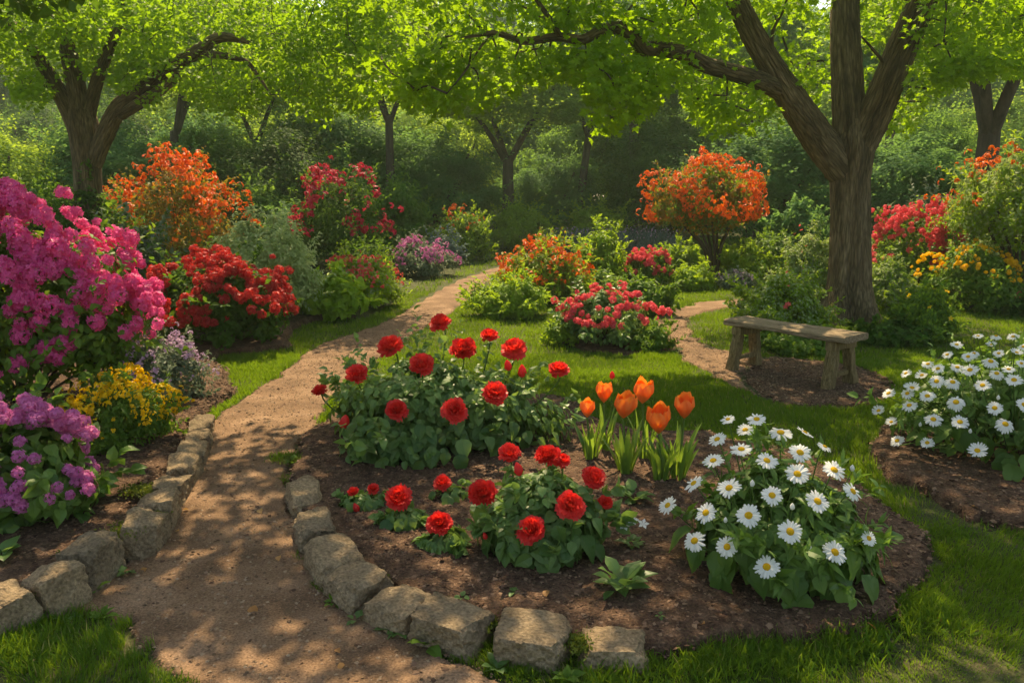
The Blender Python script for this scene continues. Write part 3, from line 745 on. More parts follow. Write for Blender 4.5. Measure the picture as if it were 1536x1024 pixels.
def big_tree_left():
    g = np.random.default_rng(4)
    D = 14.0
    at = lambda px, py, y=D: P(px, py, y)
    b = P(135, 430, D); base = (b[0], D, 0)
    trunk = [((b[0], D, -.1), .29), (at(134, 360), .235), (at(133, 290), .22), (at(130, 240), .22), (at(126, 195), .25), (at(122, 165), .2)]
    limbs = [
        [(at(118, 200), .16), (at(100, 158), .15), (at(75, 115), .12), (at(50, 75), .09), (at(22, 40), .07), (at(-20, 10), .05), (at(-70, -40), .03)],
        [(at(122, 190), .16), (at(116, 140), .16), (at(108, 100), .15), (at(98, 60), .12), (at(92, 20), .1), (at(80, -60), .07)],
        [(at(130, 190), .12), (at(138, 150), .11), (at(150, 108), .1), (at(165, 70), .085), (at(180, 30), .08), (at(188, -10), .07), (at(200, -80), .04)],
        [(at(140, 245), .15), (at(156, 205, 13.9), .15), (at(180, 160, 13.7), .14), (at(210, 138, 13.5), .13), (at(250, 105, 13.3), .12), (at(290, 82, 13.2), .11), (at(325, 58, 13.1), .08), (at(355, 58, 13.0), .06), (at(372, 64, 12.9), .03)],
        [(at(182, 172, 13.7), .09), (at(215, 152, 13.4), .09), (at(245, 132, 13.2), .08), (at(270, 110, 13.1), .07)],
        [(at(300, 80, 13.2), .06), (at(335, 84, 13.0), .055), (at(368, 92, 12.9), .04), (at(390, 118, 12.8), .025), (at(406, 142, 12.7), .012)],
        [(at(186, 28), .05), (at(200, 22), .04), (at(210, 20), .02)],
    ]
    t, b0, nodes = fork_tree('spreading_tree', 'spreading tree with five forking limbs above the pink azalea', 'tree', base, trunk, limbs, M['bark'], sides=14)
    edge = [(-120, 60), (-20, 75), (0, 85), (25, 140), (60, 148), (95, 112), (150, 100), (190, 135), (225, 152), (255, 118), (290, 138), (330, 165), (365, 168), (395, 140), (420, 118), (450, 160), (485, 182), (515, 150), (545, 160), (580, 120), (600, 100)]
    A = under_edge(edge, -140, 600, 12.2, 14.8, 5.3, 250, g, 1.3)
    C_ = np.stack([g.uniform(-10.5, -4.5, 22), g.uniform(11.5, 15.5, 22), g.uniform(5.5, 6.6, 22)], -1)
    cen = np.concatenate([A, C_]) - b0
    tw = connect(t, nodes, cen, M['bark'], g, .012)
    pos, nr, dr, rv = sprays(cen, 135, .52, g, .1)
    q = proj(pos + b0); depth = pos[:, 1] + b0[1]
    e = np.interp(q[:, 0], [p[0] for p in edge], [p[1] for p in edge])
    low = q[:, 1] > e + 8 + 12 * g.random(len(q))
    onb = (depth < 14.0) & (g.random(len(q)) < .85) & (
        ((np.abs(q[:, 0] - 104 - (100 - q[:, 1]) * -.1) < 15) & (q[:, 1] > 66)) |
        ((np.abs(q[:, 1] - np.interp(q[:, 0], [150, 180, 210, 250, 290, 325, 372], [210, 160, 138, 105, 82, 62, 70])) < 13) & (q[:, 0] > 150) & (q[:, 0] < 375)) |
        ((np.abs(q[:, 0] - np.interp(q[:, 1], [30, 70, 108, 150, 190], [180, 165, 150, 138, 130])) < 12) & (q[:, 1] > 40)) |
        ((np.abs(q[:, 0] - np.interp(q[:, 1], [40, 75, 115, 158, 200], [22, 50, 75, 100, 118])) < 13) & (q[:, 1] > 80)))
    k = ~(low | onb)
    mb = MB(); pos, nr, dr, rv = pos[k], nr[k], dr[k], rv[k]
    scatter(mb, LEAF_W, pos, nr, dr, .088 * g.uniform(.6, 1.25, len(pos)), rv)
    fold(mb, tw); mb.build('crown', [M['leaf_left'], M['bark_far']], t)
big_tree_left()

def offscreen_shade_tree():
    """tree added outside the view so its crown shades the near path"""
    g = np.random.default_rng(6)
    base = (-6.6, 5.4, 0)
    A = np.array
    trunk = [((-6.6, 5.4, -.1), .32), ((-6.6, 5.4, 1.2), .26), ((-6.5, 5.5, 2.6), .25), ((-6.4, 5.6, 3.2), .2)]
    limbs = [[((-6.5, 5.5, 2.7), .18), ((-5.4, 6.2, 4.2), .14), ((-3.8, 6.8, 5.0), .1), ((-2.2, 7.2, 5.4), .07), ((-.8, 7.4, 5.5), .03)],
             [((-6.5, 5.5, 2.9), .17), ((-5.8, 4.9, 4.6), .13), ((-4.4, 4.6, 5.6), .09), ((-2.9, 4.8, 6.0), .05), ((-1.5, 5.2, 6.0), .02)],
             [((-6.4, 5.6, 3.0), .15), ((-6.2, 7.0, 4.2), .1), ((-5.4, 8.4, 4.9), .07), ((-4.2, 9.4, 5.2), .03)]]
    t, b0, nodes = fork_tree('offscreen_shade_tree', 'tree added out of view to shade the near path, few boughs showing', 'tree', base, trunk, limbs, M['bark'], sides=12)
    n = 235
    cen = np.stack([g.uniform(-7.0, -.7, n), g.uniform(3.8, 9.6, n), g.uniform(4.5, 6.1, n)], -1)
    k = (cen[:, 2] > 1.75 + cen[:, 1] * .235 + .5)
    dense = vnoise(cen[:, 0] * .9, cen[:, 1] * .9, 41)
    k &= dense > .26
    cen = np.concatenate([cen[k], np.stack([g.uniform(-5.6, -2.6, 24), g.uniform(5.4, 8.2, 24), g.uniform(4.7, 5.4, 24)], -1)])
    m = 12                                      # the few sprays that dip into view
    dip = np.array([P(px, py, y) for px, py, y in zip(g.uniform(-60, 150, m), g.uniform(-70, 5, m) + 0, g.uniform(6.8, 8.6, m))])
    cen = np.concatenate([cen, dip]) - b0
    tw = connect(t, nodes, cen, M['bark'], g)
    pos, nr, dr, rv = sprays(cen, 46, .40, g, .1)
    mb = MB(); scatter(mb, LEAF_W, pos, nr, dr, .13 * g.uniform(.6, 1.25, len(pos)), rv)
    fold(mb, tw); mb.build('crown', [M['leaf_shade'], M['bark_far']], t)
offscreen_shade_tree()

def crown_mesh(name, n, Rr, H, size, mat, seed, leaf=LEAF_W, ncl=110, rc=.2):
    g = np.random.default_rng(seed)
    pos, nr, dr, rv, cc = dome(n, Rr, Rr, H, g, seed, ncl, rc, zmin=-.75, inner=.12, zc=.45, lumpy=1.5, up=.6, nrand=.25, shoots=.04)
    mb = MB(); scatter(mb, leaf, pos, nr, dr, size * g.uniform(.6, 1.25, len(pos)), rv)
    return mb.mesh(name, mat)
# far crowns: unit height 1, radius .5, scaled per tree
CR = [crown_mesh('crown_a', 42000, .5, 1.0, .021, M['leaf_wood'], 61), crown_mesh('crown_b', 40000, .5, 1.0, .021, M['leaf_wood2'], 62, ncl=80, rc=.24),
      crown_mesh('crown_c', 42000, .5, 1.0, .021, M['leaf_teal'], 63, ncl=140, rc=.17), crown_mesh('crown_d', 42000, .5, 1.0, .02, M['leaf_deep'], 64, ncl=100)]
def far_tree(name, label, px, y, h, w, crown, trunk_r=.16, clear=.22, lean=0.0, group=None, spin=0.0, forks=3, fork=None):
    g = np.random.default_rng(int(abs(px) * 7 + y * 13) + 1)
    x = P(px, 350, y)[0]; t = thing(name, label, 'tree', (x, y, ground_height(np.array([x]), np.array([y]))[0]), group)
    tb = MB(); top = h * .75; fk = fork or h * (clear + .12)
    tube(tb, [(0, 0, -.1), (lean * .3, 0, fk * .5), (lean, 0, fk)], trunk_r * 1.2, trunk_r * .85, 12, 10, .03, g)
    for j in range(forks):
        a = g.uniform(0, 2 * pi) if j else (2.6 if lean < 0 else .4)
        sp = w * .28
        tube(tb, [(lean, 0, fk * .93), (lean + cos(a) * sp * .4, sin(a) * sp * .4, fk + (top - fk) * .4), (lean + cos(a) * sp, sin(a) * sp, top)], trunk_r * .62, trunk_r * .2, 8, 9, .02, g)
    tb.build('trunk', M['bark_far'], t, True)
    o = place('crown', CR[crown], t, (lean, 0, h * clear), (0, 0, 1), spin, (w, w, h * (1 - clear)))
    return t

far_tree('forked_tree', 'slim grey trunk forking low under a domed crown beyond the path end', 762, 26.3, 6.6, 6.0, 1, .19, .5, 0, spin=1, forks=5, fork=2.75)
far_tree('dark_tree', 'tall tree with straight dark trunk behind the orange standard azalea', 947, 30.0, 9.0, 5.6, 0, .2, .42, 0, spin=2)
far_tree('forked_tree', 'tree with leaning dark forked trunk beyond the orange-tipped shrub', 1468, 17.5, 7.8, 6.0, 1, .24, .52, 0, spin=3, forks=5, fork=3.0)
far_tree('slim_tree', 'slim tree glimpsed through the gap beside the domed crown', 912, 36, 9.6, 5.5, 2, .2, .42, 0, spin=4)
far_tree('wood_tree', 'rounded teal-green tree behind the white-green shrub', 505, 27, 4.7, 6.5, 2, .15, .08, 0, spin=.6)
far_tree('wood_tree', 'broad dark evergreen dome behind the small crimson azalea', 655, 26.5, 3.8, 5.0, 2, .15, .04, 0, spin=5)
far_tree('wood_tree', 'low rounded tree with sunlit rim just past the forked trunk', 828, 28.6, 3.1, 4.6, 2, .15, .03, 0, spin=2.2)
far_tree('wood_tree', 'dark blue-green tree filling the space beside the maple trunk', 1150, 22.5, 3.7, 5.2, 2, .15, .05, 0, spin=1.2)
far_tree('wood_tree', 'dense teal tree between the maple trunk and the pink-red azalea', 1360, 21, 3.3, 4.6, 2, .15, .05, 0, spin=4.2)
far_tree('wood_tree', 'shadowy green tree behind the orange azalea dome', 300, 24, 3.9, 5.4, 0, .15, .05, 0, spin=3.2)
far_tree('wood_tree', 'shadowy grey-green tree just behind the spreading trunk', 185, 19.5, 3.5, 4.2, 2, .12, .04, 0, spin=.2)
far_tree('wood_tree', 'pale sunlit round tree at the picture edge beside the spreading trunk', 0, 19, 3.3, 4.0, 1, .12, .03, 0, spin=1.8)
far_tree('wood_tree', 'dark tree between the domed crown and the orange standard azalea', 1010, 26, 3.9, 4.6, 3, .15, .06, 0, spin=2.8)
far_tree('wood_tree', 'dark mass of foliage behind the crimson azalea', 430, 23.5, 3.6, 5.0, 3, .15, .03, 0, spin=1.1)
far_tree('slim_tree', 'slim dark-trunked tree standing behind the dark shrubs and crimson azalea', 392, 27, 8.4, 5.0, 1, .15, .46, 0, spin=.5, forks=4, fork=3.4)
far_tree('slim_tree', 'slim pale trunk seen deep between the orange standard and maple bough', 1122, 30, 9.0, 5.0, 0, .17, .46, 0, spin=2.5, forks=4, fork=3.8)
far_tree('slim_tree', 'slim trunk among dark foliage next to the maple trunk', 1322, 27, 8.6, 5.0, 2, .15, .5, 0, spin=4.5, forks=4, fork=3.6)
far_tree('slim_tree', 'slim straight trunk rising behind the yellow-green shrub with orange tips', 588, 24.5, 8.2, 4.4, 1, .13, .52, 0, spin=1.5, forks=4, fork=3.9)
far_tree('slim_tree', 'leaning slim trunk between the forked tree and the straight dark trunk', 868, 27.5, 8.8, 4.6, 2, .13, .5, .3, spin=3.5, forks=4, fork=3.6)
far_tree('slim_tree', 'slim forked trunk behind the orange azalea dome', 262, 22.5, 7.6, 4.4, 1, .13, .5, .2, spin=5.5, forks=4, fork=3.3)
gm_ = np.random.default_rng(19)
for j, px in enumerate([-20, 140, 300, 455, 590, 680, 850, 1010, 1130, 1270, 1400, 1540]):
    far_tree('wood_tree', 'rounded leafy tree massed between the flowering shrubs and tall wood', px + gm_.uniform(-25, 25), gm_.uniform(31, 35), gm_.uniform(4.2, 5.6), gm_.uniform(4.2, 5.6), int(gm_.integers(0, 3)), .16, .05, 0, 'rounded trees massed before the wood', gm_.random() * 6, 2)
rows = [(39.5, 7.0, 7.0, 14, 0), (50, 12.0, 9.5, 13, 1), (62, 17, 13, 14, 2)]
gw = np.random.default_rng(8)
for (y, h, w, n, c0) in rows:
    for j in range(n):
        px = -120 + (j + .5 + gw.uniform(-.2, .2)) * (1800 / n)
        yy = y + gw.uniform(-2, 2)
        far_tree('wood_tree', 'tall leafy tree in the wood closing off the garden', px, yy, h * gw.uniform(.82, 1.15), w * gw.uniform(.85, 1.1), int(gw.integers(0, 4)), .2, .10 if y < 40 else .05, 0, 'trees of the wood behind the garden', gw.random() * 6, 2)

# ------------------------------------------------------------------ shrubs and perennials
S = shrub
S('azalea', 'huge pink azalea covered in big flower trusses beside the stone edging', (-150, 240, 290, 655), 'leaf_mid', LEAF_M, .075, 9000, flowers=[('truss', 'p_pink', .135, 520, -.4, .15, 100)], shoots=.03, lumpy=.5, ncl=90, stems=22, stem_r=.016, zc=.5, rc=.2, deep=.8)
S('phlox', 'clump of mauve flowers with large leaves at the stones nearest the grass corner', (-95, 168, 605, 812), 'leaf_daisy', LEAF_R, .085, 2600, depth=3.75, flowers=[('truss', 'p_mauve', .072, 330, -.15, .15, 100)], cat='flowering plant', ncl=50, stems=10, stem_r=.006, deep=.8)
S('yellow_perennial', 'mound of small yellow flowers spilling over the stone edging', (112, 268, 562, 692), 'leaf_mid', LEAF_S, .045, 5500, flowers=[('spray', 'p_yellow', .05, 520, -.1, .35, 0)], cat='flowering plant', ncl=60, stems=10, stem_r=.004)
S('aster', 'grey-green mound dotted with tiny lilac flowers behind the yellow flowers', (168, 312, 500, 622), 'leaf_grey', LEAF_S, .04, 7000, flowers=[('spray', 'p_lilac', .042, 420, 0, .4, 0)], cat='flowering plant', ncl=70, stems=8, stem_r=.004)
S('azalea', 'red azalea mound beside the grass strip and path', (232, 436, 382, 530), 'leaf_deep', LEAF_M, .07, 8500, flowers=[('truss', 'p_red', .115, 340, -.25, .25, 95)], shoots=.05, ncl=80, stems=14)
S('boxwood', 'dense grey-green rounded shrub behind the red azalea mound', (312, 488, 304, 478), 'leaf_silver', LEAF_S, .062, 18000, depth=10.2, shoots=.04, ncl=120, rc=.16, cat='shrub')
S('azalea', 'orange-flowered azalea dome behind the grey-green shrubs', (182, 362, 236, 412), 'leaf_orange', LEAF_S, .085, 9000, depth=15.5, flowers=[('spray', 'p_orange', .15, 620, -.2, .35, 0)], ncl=80, mats2=('leaf_mid', .3))
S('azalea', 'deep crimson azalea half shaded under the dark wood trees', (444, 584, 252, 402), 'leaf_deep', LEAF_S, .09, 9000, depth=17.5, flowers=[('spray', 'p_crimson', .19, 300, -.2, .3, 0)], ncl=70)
S('broadleaf_plant', 'bright green clump of broad leaves at the lawn strip', (448, 552, 402, 480), 'leaf_lime', LEAF_R, .12, 1900, cat='leafy plant', ncl=30, stems=8)
S('coral_perennial', 'loose green mound tipped with coral flowers behind the broad-leaved clump', (478, 610, 382, 464), 'leaf_lime', LEAF_S, .07, 7500, flowers=[('spray', 'p_coral', .085, 200, .1, .45, 0)], cat='flowering plant', mats2=('leaf_pale', .3))
S('low_shrub', 'low dark green shrub between coral mound and mauve shrub', (508, 602, 366, 420), 'leaf_deep', LEAF_S, .09, 5500)
S('mauve_shrub', 'rounded shrub dusted with mauve flowers by the far path edge', (584, 682, 360, 418), 'leaf_grey', LEAF_S, .08, 5500, flowers=[('spray', 'p_mauve', .09, 330, -.1, .3, 0)])
S('grey_shrub', 'small blue-grey shrub behind the mauve one', (628, 694, 348, 400), 'leaf_blue', LEAF_S, .09, 4500)
S('golden_shrub', 'yellow-green shrub with orange tips past the mauve shrub', (650, 737, 310, 394), 'leaf_fresh', LEAF_S, .1, 6500, flowers=[('spray', 'p_orange', .12, 60, .3, .4, 0)], mats2=('leaf_deep', .25))
S('pale_shrub', 'small pale grey-green shrub at the path end', (722, 775, 345, 374), 'leaf_pale', LEAF_S, .1, 3000)
S('round_shrub', 'rounded mid-green shrub under the slim forked tree', (732, 836, 300, 378), 'leaf_fresh', LEAF_S, .11, 7000)
S('golden_shrub', 'flat-topped yellow-green shrub by the straight dark trunk', (846, 944, 300, 374), 'leaf_fresh', LEAF_S, .13, 5500)
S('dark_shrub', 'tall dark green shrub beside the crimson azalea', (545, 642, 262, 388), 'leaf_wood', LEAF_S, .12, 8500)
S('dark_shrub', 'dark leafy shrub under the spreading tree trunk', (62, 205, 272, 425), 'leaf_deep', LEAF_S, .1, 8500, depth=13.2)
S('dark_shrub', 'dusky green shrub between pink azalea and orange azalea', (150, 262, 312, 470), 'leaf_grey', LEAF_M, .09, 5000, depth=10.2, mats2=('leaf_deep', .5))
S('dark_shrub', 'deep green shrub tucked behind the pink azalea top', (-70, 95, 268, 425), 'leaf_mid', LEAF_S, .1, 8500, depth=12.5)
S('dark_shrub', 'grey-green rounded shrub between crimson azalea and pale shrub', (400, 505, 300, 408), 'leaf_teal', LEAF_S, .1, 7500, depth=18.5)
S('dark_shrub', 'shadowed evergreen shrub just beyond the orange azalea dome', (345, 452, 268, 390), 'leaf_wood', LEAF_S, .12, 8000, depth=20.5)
# middle island
S('orange_perennial', 'billowing yellow-green shrub full of small orange flowers beside the path', (746, 888, 364, 458), 'leaf_fresh', LEAF_S, .075, 9500, flowers=[('spray', 'p_orange', .1, 300, -.1, .35, 0)], mats2=('leaf_orange', .3), cat='flowering shrub')
S('fresh_shrub', 'low bright green bush in front of the orange-flowered shrub', (704, 828, 416, 479), 'leaf_fresh', LEAF_S, .07, 9000, up=1.0)
S('fresh_shrub', 'upright light green bush behind the orange-flowered shrub', (862, 942, 338, 432), 'leaf_fresh', LEAF_S, .09, 7000)
S('azalea', 'small coral-pink azalea in the middle island of shrubs', (934, 1007, 374, 432), 'leaf_mid', LEAF_S, .075, 4500, flowers=[('truss', 'p_pinkred', .09, 230, -.1, .3, 70)])
S('fresh_shrub', 'low rounded green bush just behind the red-pink shrub rose', (918, 1012, 416, 476), 'leaf_mid', LEAF_M, .08, 3800)
S('fresh_shrub', 'small leafy green bush between two flowering shrubs', (880, 945, 408, 448), 'leaf_mid', LEAF_S, .08, 3500)
S('shrub_rose', 'sprawling shrub rose with red-pink blooms in its own mulch patch', (826, 985, 432, 524), 'leaf_rose', LEAF_M, .07, 5200, flowers=[('truss', 'p_pinkred', .085, 120, .05, .4, 90)], cat='rose bush')
S('trailing_plant', 'thin trailing greenery at the foot of the red-pink shrub rose', (935, 1012, 488, 529), 'leaf_mid', LEAF_S, .05, 2600, cat='leafy plant')
S('trailing_plant', 'wispy pale greenery beside the red-pink shrub rose on the lawn side', (812, 872, 478, 520), 'leaf_fresh', LEAF_S, .05, 1700, cat='leafy plant')
S('low_shrub', 'small bright green mound under the multi-stemmed orange azalea', (1004, 1072, 398, 436), 'leaf_fresh', LEAF_S, .08, 4200)
S('hedge_shrub', 'clipped-looking green shrub behind the stems of the orange azalea', (1070, 1150, 368, 416), 'leaf_fresh', LEAF_S, .1, 5500)
S('hedge_shrub', 'low yellow-green shrub between coral azalea and orange azalea stems', (985, 1052, 366, 402), 'leaf_fresh', LEAF_S, .1, 4800)
S('ground_cover_plant', 'low lilac-grey ground plant where the side path turns', (1076, 1130, 408, 434), 'leaf_grey', LEAF_S, .07, 3000, flowers=[('spray', 'p_lilac', .07, 60, 0, .3, 0)], cat='leafy plant')
S('leafy_shrub', 'shining teal-green shrub between the orange azalea and maple trunk', (1146, 1240, 300, 404), 'leaf_teal', LEAF_M, .12, 5500)
S('leafy_shrub', 'dim green shrub behind the stems of the orange standard', (1120, 1190, 352, 412), 'leaf_mid', LEAF_S, .1, 4500)
# lavender row
gl = np.random.default_rng(14)
for i, (px, lab) in enumerate([(836, 'pale lavender clump beside the upright light green bush'), (872, 'hazy lavender clump beneath the flat-topped golden shrub'), (958, 'lavender clump in front of the straight dark trunk'), (990, 'tall lavender clump next to the orange standard azalea'), (918, 'grey lavender clump between bush and coral azalea')]):
    y = 23.0 + gl.uniform(-.8, .8); x = P(px, 350, y)[0]; t = thing('lavender', lab, 'lavender', (x, y, 0), 'lavender clumps behind the middle island')
    n = 420; b = gl.normal(size=(n, 2)) * .16; tp = b * 2.0 + gl.normal(size=(n, 2)) * .08; hh = gl.uniform(.35, .7, n)
    mb = MB(); pos = np.stack([b[:, 0], b[:, 1], 0 * hh], -1); d = np.stack([tp[:, 0] - b[:, 0], tp[:, 1] - b[:, 1], hh], -1)
    scatter(mb, LEAF_L, pos, rnd_dir(n, gl), d, hh, gl.random(n), sx=.35); mb.build('foliage', M['leaf_blue'], t)
    fb = MB(); e = pos + d; scatter_bloom(fb, 'spray', e[:70], rnd_dir(70, gl), .06, gl); tag(fb.build('blossoms', M['p_lilac'], t), kind='stuff')
# right side
S('white_shrub', 'airy pale green shrub against the maple trunk', (1168, 1244, 338, 470), 'leaf_pale', LEAF_S, .055, 9500, depth=11.2, flowers=[('star', 'p_coral', .05, 16, 0, .2, 0)], mats2=('leaf_fresh', .3))
S('white_shrub', 'spreading light green shrub behind the bench', (1096, 1236, 412, 512), 'leaf_fresh', LEAF_S, .055, 13000, mats2=('leaf_pale', .45), flowers=[('star', 'p_coral', .06, 5, .3, .2, 0)])
S('fresh_shrub', 'low leafy bush under the middle of the bench seat', (1130, 1256, 496, 541), 'leaf_mid', LEAF_M, .06, 5200, depth=8.5)
S('azalea', 'pink-red azalea beyond the maple trunk', (1300, 1440, 306, 425), 'leaf_mid', LEAF_S, .08, 6500, depth=13.5, flowers=[('truss', 'p_pinkred', .10, 480, -.2, .3, 100)])
S('grey_shrub', 'grey-green shrub rising over the pink-red azalea', (1340, 1440, 272, 390), 'leaf_grey', LEAF_S, .1, 7000, depth=17)
S('yellow_daisy_bush', 'green bush topped with golden yellow flowers', (1380, 1530, 368, 472), 'leaf_mid', LEAF_M, .065, 7500, flowers=[('truss', 'p_gold', .07, 130, .1, .4, 80)], cat='flowering shrub')
S('fresh_shrub', 'light green bush just behind the maple foot', (1300, 1362, 384, 470), 'leaf_pale', LEAF_S, .06, 6000, mats2=('leaf_fresh', .5))
S('fresh_shrub', 'fine-leaved bush with a few orange flowers between maple and lawn', (1335, 1425, 432, 516), 'leaf_mid', LEAF_S, .055, 9000, flowers=[('star', 'p_gold', .07, 9, .1, .2, 0)], mats2=('leaf_fresh', .4))
S('ivy_ground_cover', 'dark ivy-like mound hugging the maple foot', (1282, 1392, 482, 548), 'leaf_deep', LEAF_M, .08, 4200, depth=8.9, cat='ivy')
S('pink_perennial', 'dark leafy bush with a few pink flowers at the lawn edge', (1492, 1620, 430, 478), 'leaf_deep', LEAF_M, .07, 3800, flowers=[('truss', 'p_pinkred', .07, 22, 0, .3, 12)], cat='flowering plant')
S('leafy_shrub', 'green shrub filling the gap beyond the golden-flowered bush', (1425, 1560, 340, 425), 'leaf_deep', LEAF_S, .09, 6500, depth=14)
S('leafy_shrub', 'pale twiggy shrub past the pink-red azalea', (1418, 1500, 352, 425), 'leaf_pale', LEAF_S, .08, 4500, depth=13)

def standard(name, label, px, base, y, stems, crown_box, leafmat, m2, flowers, lsize, n, seed):
    """shrub on several bare stems that carry a rounded crown"""
    g = np.random.default_rng(seed); seedc[0] += 1
    b = P(px, base, y); t = thing(name, label, 'small tree', (b[0], y, 0))
    x0, x1, top, bot = crown_box
    hw = (x1 - x0) / 2 * y / FPX; zt = P(0, top, y)[2]; zb = P(0, bot, y)[2]; ox = P((x0 + x1) / 2, 0, y)[0] - b[0]; H = zt - zb
    pos, nr, dr, rv, cc = dome(n, hw, hw, H, g, seedc[0], 90, .2, zc=.4, inner=.3, zmin=-.6, lumpy=.6, shoots=.05)
    off = np.array([ox, 0, zb]); mb = MB()
    scatter(mb, LEAF_S, pos + off, nr, dr, lsize * g.uniform(.6, 1.2, len(pos)), rv, 0)
    k = g.random(len(pos)) < .4; scatter(mb, LEAF_S, pos[k] + off + nr[k] * .02, dr[k], nr[k], lsize, rv[k], 1)
    mb.build('crown', [M[leafmat], M[m2]], t)
    sb = MB()
    for j in range(stems):
        c = cc[g.integers(len(cc))] + off; a = 2 * pi * j / stems
        tube(sb, [(cos(a) * .06, sin(a) * .06, -.03), (cos(a) * .16 * hw + ox * .2, sin(a) * .16 * hw, (zb + .1) * .6), (cos(a) * .42 * hw + ox, sin(a) * .42 * hw, zb + .25 * H), c], .04, .01, 7, 14, .03, g)
    sb.build('stem', M['twig'], t, True)
    for (kind, mn, size, cnt, zmin, bias) in flowers:
        p, nn = surface_points(cnt, hw, hw, H, g, seedc[0], zmin, .4, 1, bias, .98)
        fb = MB(); scatter_bloom(fb, kind, p + off, nrmz(nn + g.normal(size=nn.shape) * .3), size * g.uniform(.7, 1.3, len(p)), g)
        tag(fb.build('blossoms', M[mn], t), kind='stuff')
standard('azalea_tree', 'orange-flowered azalea on a fan of bare stems beyond the side path', 1070, 408, 16.5, 8, (990, 1153, 238, 350), 'leaf_orange', 'leaf_mid', [('spray', 'p_orange', .14, 680, -.5, .15)], .085, 9000, 901)
standard('orange_tipped_shrub', 'large arching green shrub with orange tips on dark bare stems', 1532, 420, 12.0, 9, (1466, 1690, 218, 372), 'leaf_fresh', 'leaf_pale', [('spray', 'p_orange', .11, 170, 0, .5)], .075, 15000, 902)
for lab, px, py, y, h in [('thin orange shoot rising over the orange-tipped shrub', 1468, 232, 12, .1)]: pass

# ------------------------------------------------------------------ roses
def rose_mesh(seed):
    g = np.random.default_rng(seed); mb = MB(); openn = (1, .86, 1.12, .95, 1.05)[seed % 5]; tone = (0, -.25, .2, .1, -.1)[seed % 5]
    L = [(5, .30, .22, 4), (6, .36, .26, 14), (8, .40, .28, 26), (9, .43, .30, 38), (10, .45, .30, 51), (11, .47, .30, 65), (11, .48, .30, 80), (10, .46, .30, 98)]
    for li, (n, ln, wd, op) in enumerate(L):
        for j in range(n):
            a = 2 * pi * (j + .5 * (li % 2)) / n + g.normal() * .12
            o = radians(op * openn + g.normal() * 9); l = ln * g.uniform(.85, 1.12); w = wd * g.uniform(.85, 1.15)
            ph, am = g.random() * 6, g.uniform(.02, .05)
            V = []; nu, nv = 6, 5
            for iv in range(nv):
                v = iv / (nv - 1); th = o * (.35 + .65 * v) if op > 40 else o * (1.1 - .4 * v)
                if iv == 0: r, z = .015, -.06
                else:
                    r += sin(th) * l / (nv - 1); z += cos(th) * l / (nv - 1)
                for iu in range(nu):
                    u = iu / (nu - 1) * 2 - 1
                    ww = w * (v ** .55) * .5
                    rr = r + .03 - .06 * u * u * ww / .2 + am * sin(u * 7 + ph) * v
                    zz = z + am * .8 * cos(u * 6 + ph * 2) * v - .05 * abs(u) ** 3 * v + (.03 if iu % 2 else -.02) * (iv == nv - 1)
                    x, y = rr, u * ww
                    V.append((x * cos(a) - y * sin(a), x * sin(a) + y * cos(a), zz))
            F = [(iv * nu + iu, iv * nu + iu + 1, (iv + 1) * nu + iu + 1, (iv + 1) * nu + iu) for iv in range(nv - 1) for iu in range(nu - 1)]
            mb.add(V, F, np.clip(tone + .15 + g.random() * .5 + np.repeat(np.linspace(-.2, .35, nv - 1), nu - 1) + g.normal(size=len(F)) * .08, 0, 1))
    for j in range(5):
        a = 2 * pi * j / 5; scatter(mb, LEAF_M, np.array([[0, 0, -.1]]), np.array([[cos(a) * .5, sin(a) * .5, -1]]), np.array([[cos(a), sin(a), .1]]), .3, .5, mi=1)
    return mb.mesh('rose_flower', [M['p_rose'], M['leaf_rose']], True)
ROSE = [rose_mesh(s) for s in (1, 2, 3, 4, 5)]
def bud_mesh(mat, green):
    mb = MB(); V = []; n = 10; rows = [(0, 0), (.2, .15), (.32, .4), (.26, .7), (.12, .95), (.02, 1.05)]
    for r, z in rows:
        for k in range(n):
            a = 2 * pi * k / n; rr = r * (1 + .12 * (k % 2)); V.append((rr * cos(a + z), rr * sin(a + z), z))
    F = [(i * n + k, i * n + (k + 1) % n, (i + 1) * n + (k + 1) % n, (i + 1) * n + k) for i in range(len(rows) - 1) for k in range(n)]
    mb.add(V, F, .5)
    for j in range(5):
        a = 2 * pi * j / 5; scatter(mb, LEAF_L, np.array([[cos(a) * .08, sin(a) * .08, 0]]), np.array([[cos(a), sin(a), .1]]), np.array([[cos(a) * .35, sin(a) * .35, 1]]), .75, .5, mi=1, sx=1.3)
    return mb.mesh('bud', [mat, green], True)
BUD = bud_mesh(M['p_rose'], M['leaf_rose'])

def hit(px, py, C, Rv):
    """where the sight line through a photograph point meets a dome (or passes nearest to it)"""
    d = ray(px, py); d = d / np.linalg.norm(d); o = (EYE - C) / Rv; q = d / Rv
    a, b, c = q @ q, 2 * o @ q, o @ o - 1; D = b * b - 4 * a * c
    s = (-b - math.sqrt(D)) / (2 * a) if D > 0 else -b / (2 * a)
    return EYE + d * s

def leafy_skirt(mb, leaf, n, hw, H, g, size, z0=.04, z1=.45, mi=0):
    """large drooping leaves around the foot of a plant"""
    a = g.uniform(0, 2 * pi, n); z = g.uniform(z0, H * z1, n); r = hw * (.62 + .30 * g.random(n)) * (1 - .35 * (z / H) ** 2)
    pos = np.stack([np.cos(a) * r, np.sin(a) * r, z + size * .5], -1)
    out = np.stack([np.cos(a), np.sin(a), 0 * a], -1)
    scatter(mb, leaf, pos, nrmz(out * 1.0 + [0, 0, .8] + g.normal(size=(n, 3)) * .25), out * .7 + np.array([0, 0, -.75]) + g.normal(size=(n, 3)) * .2, size * g.uniform(.7, 1.2, n), np.clip(.3 + .25 * g.normal(size=n), 0, 1), mi)

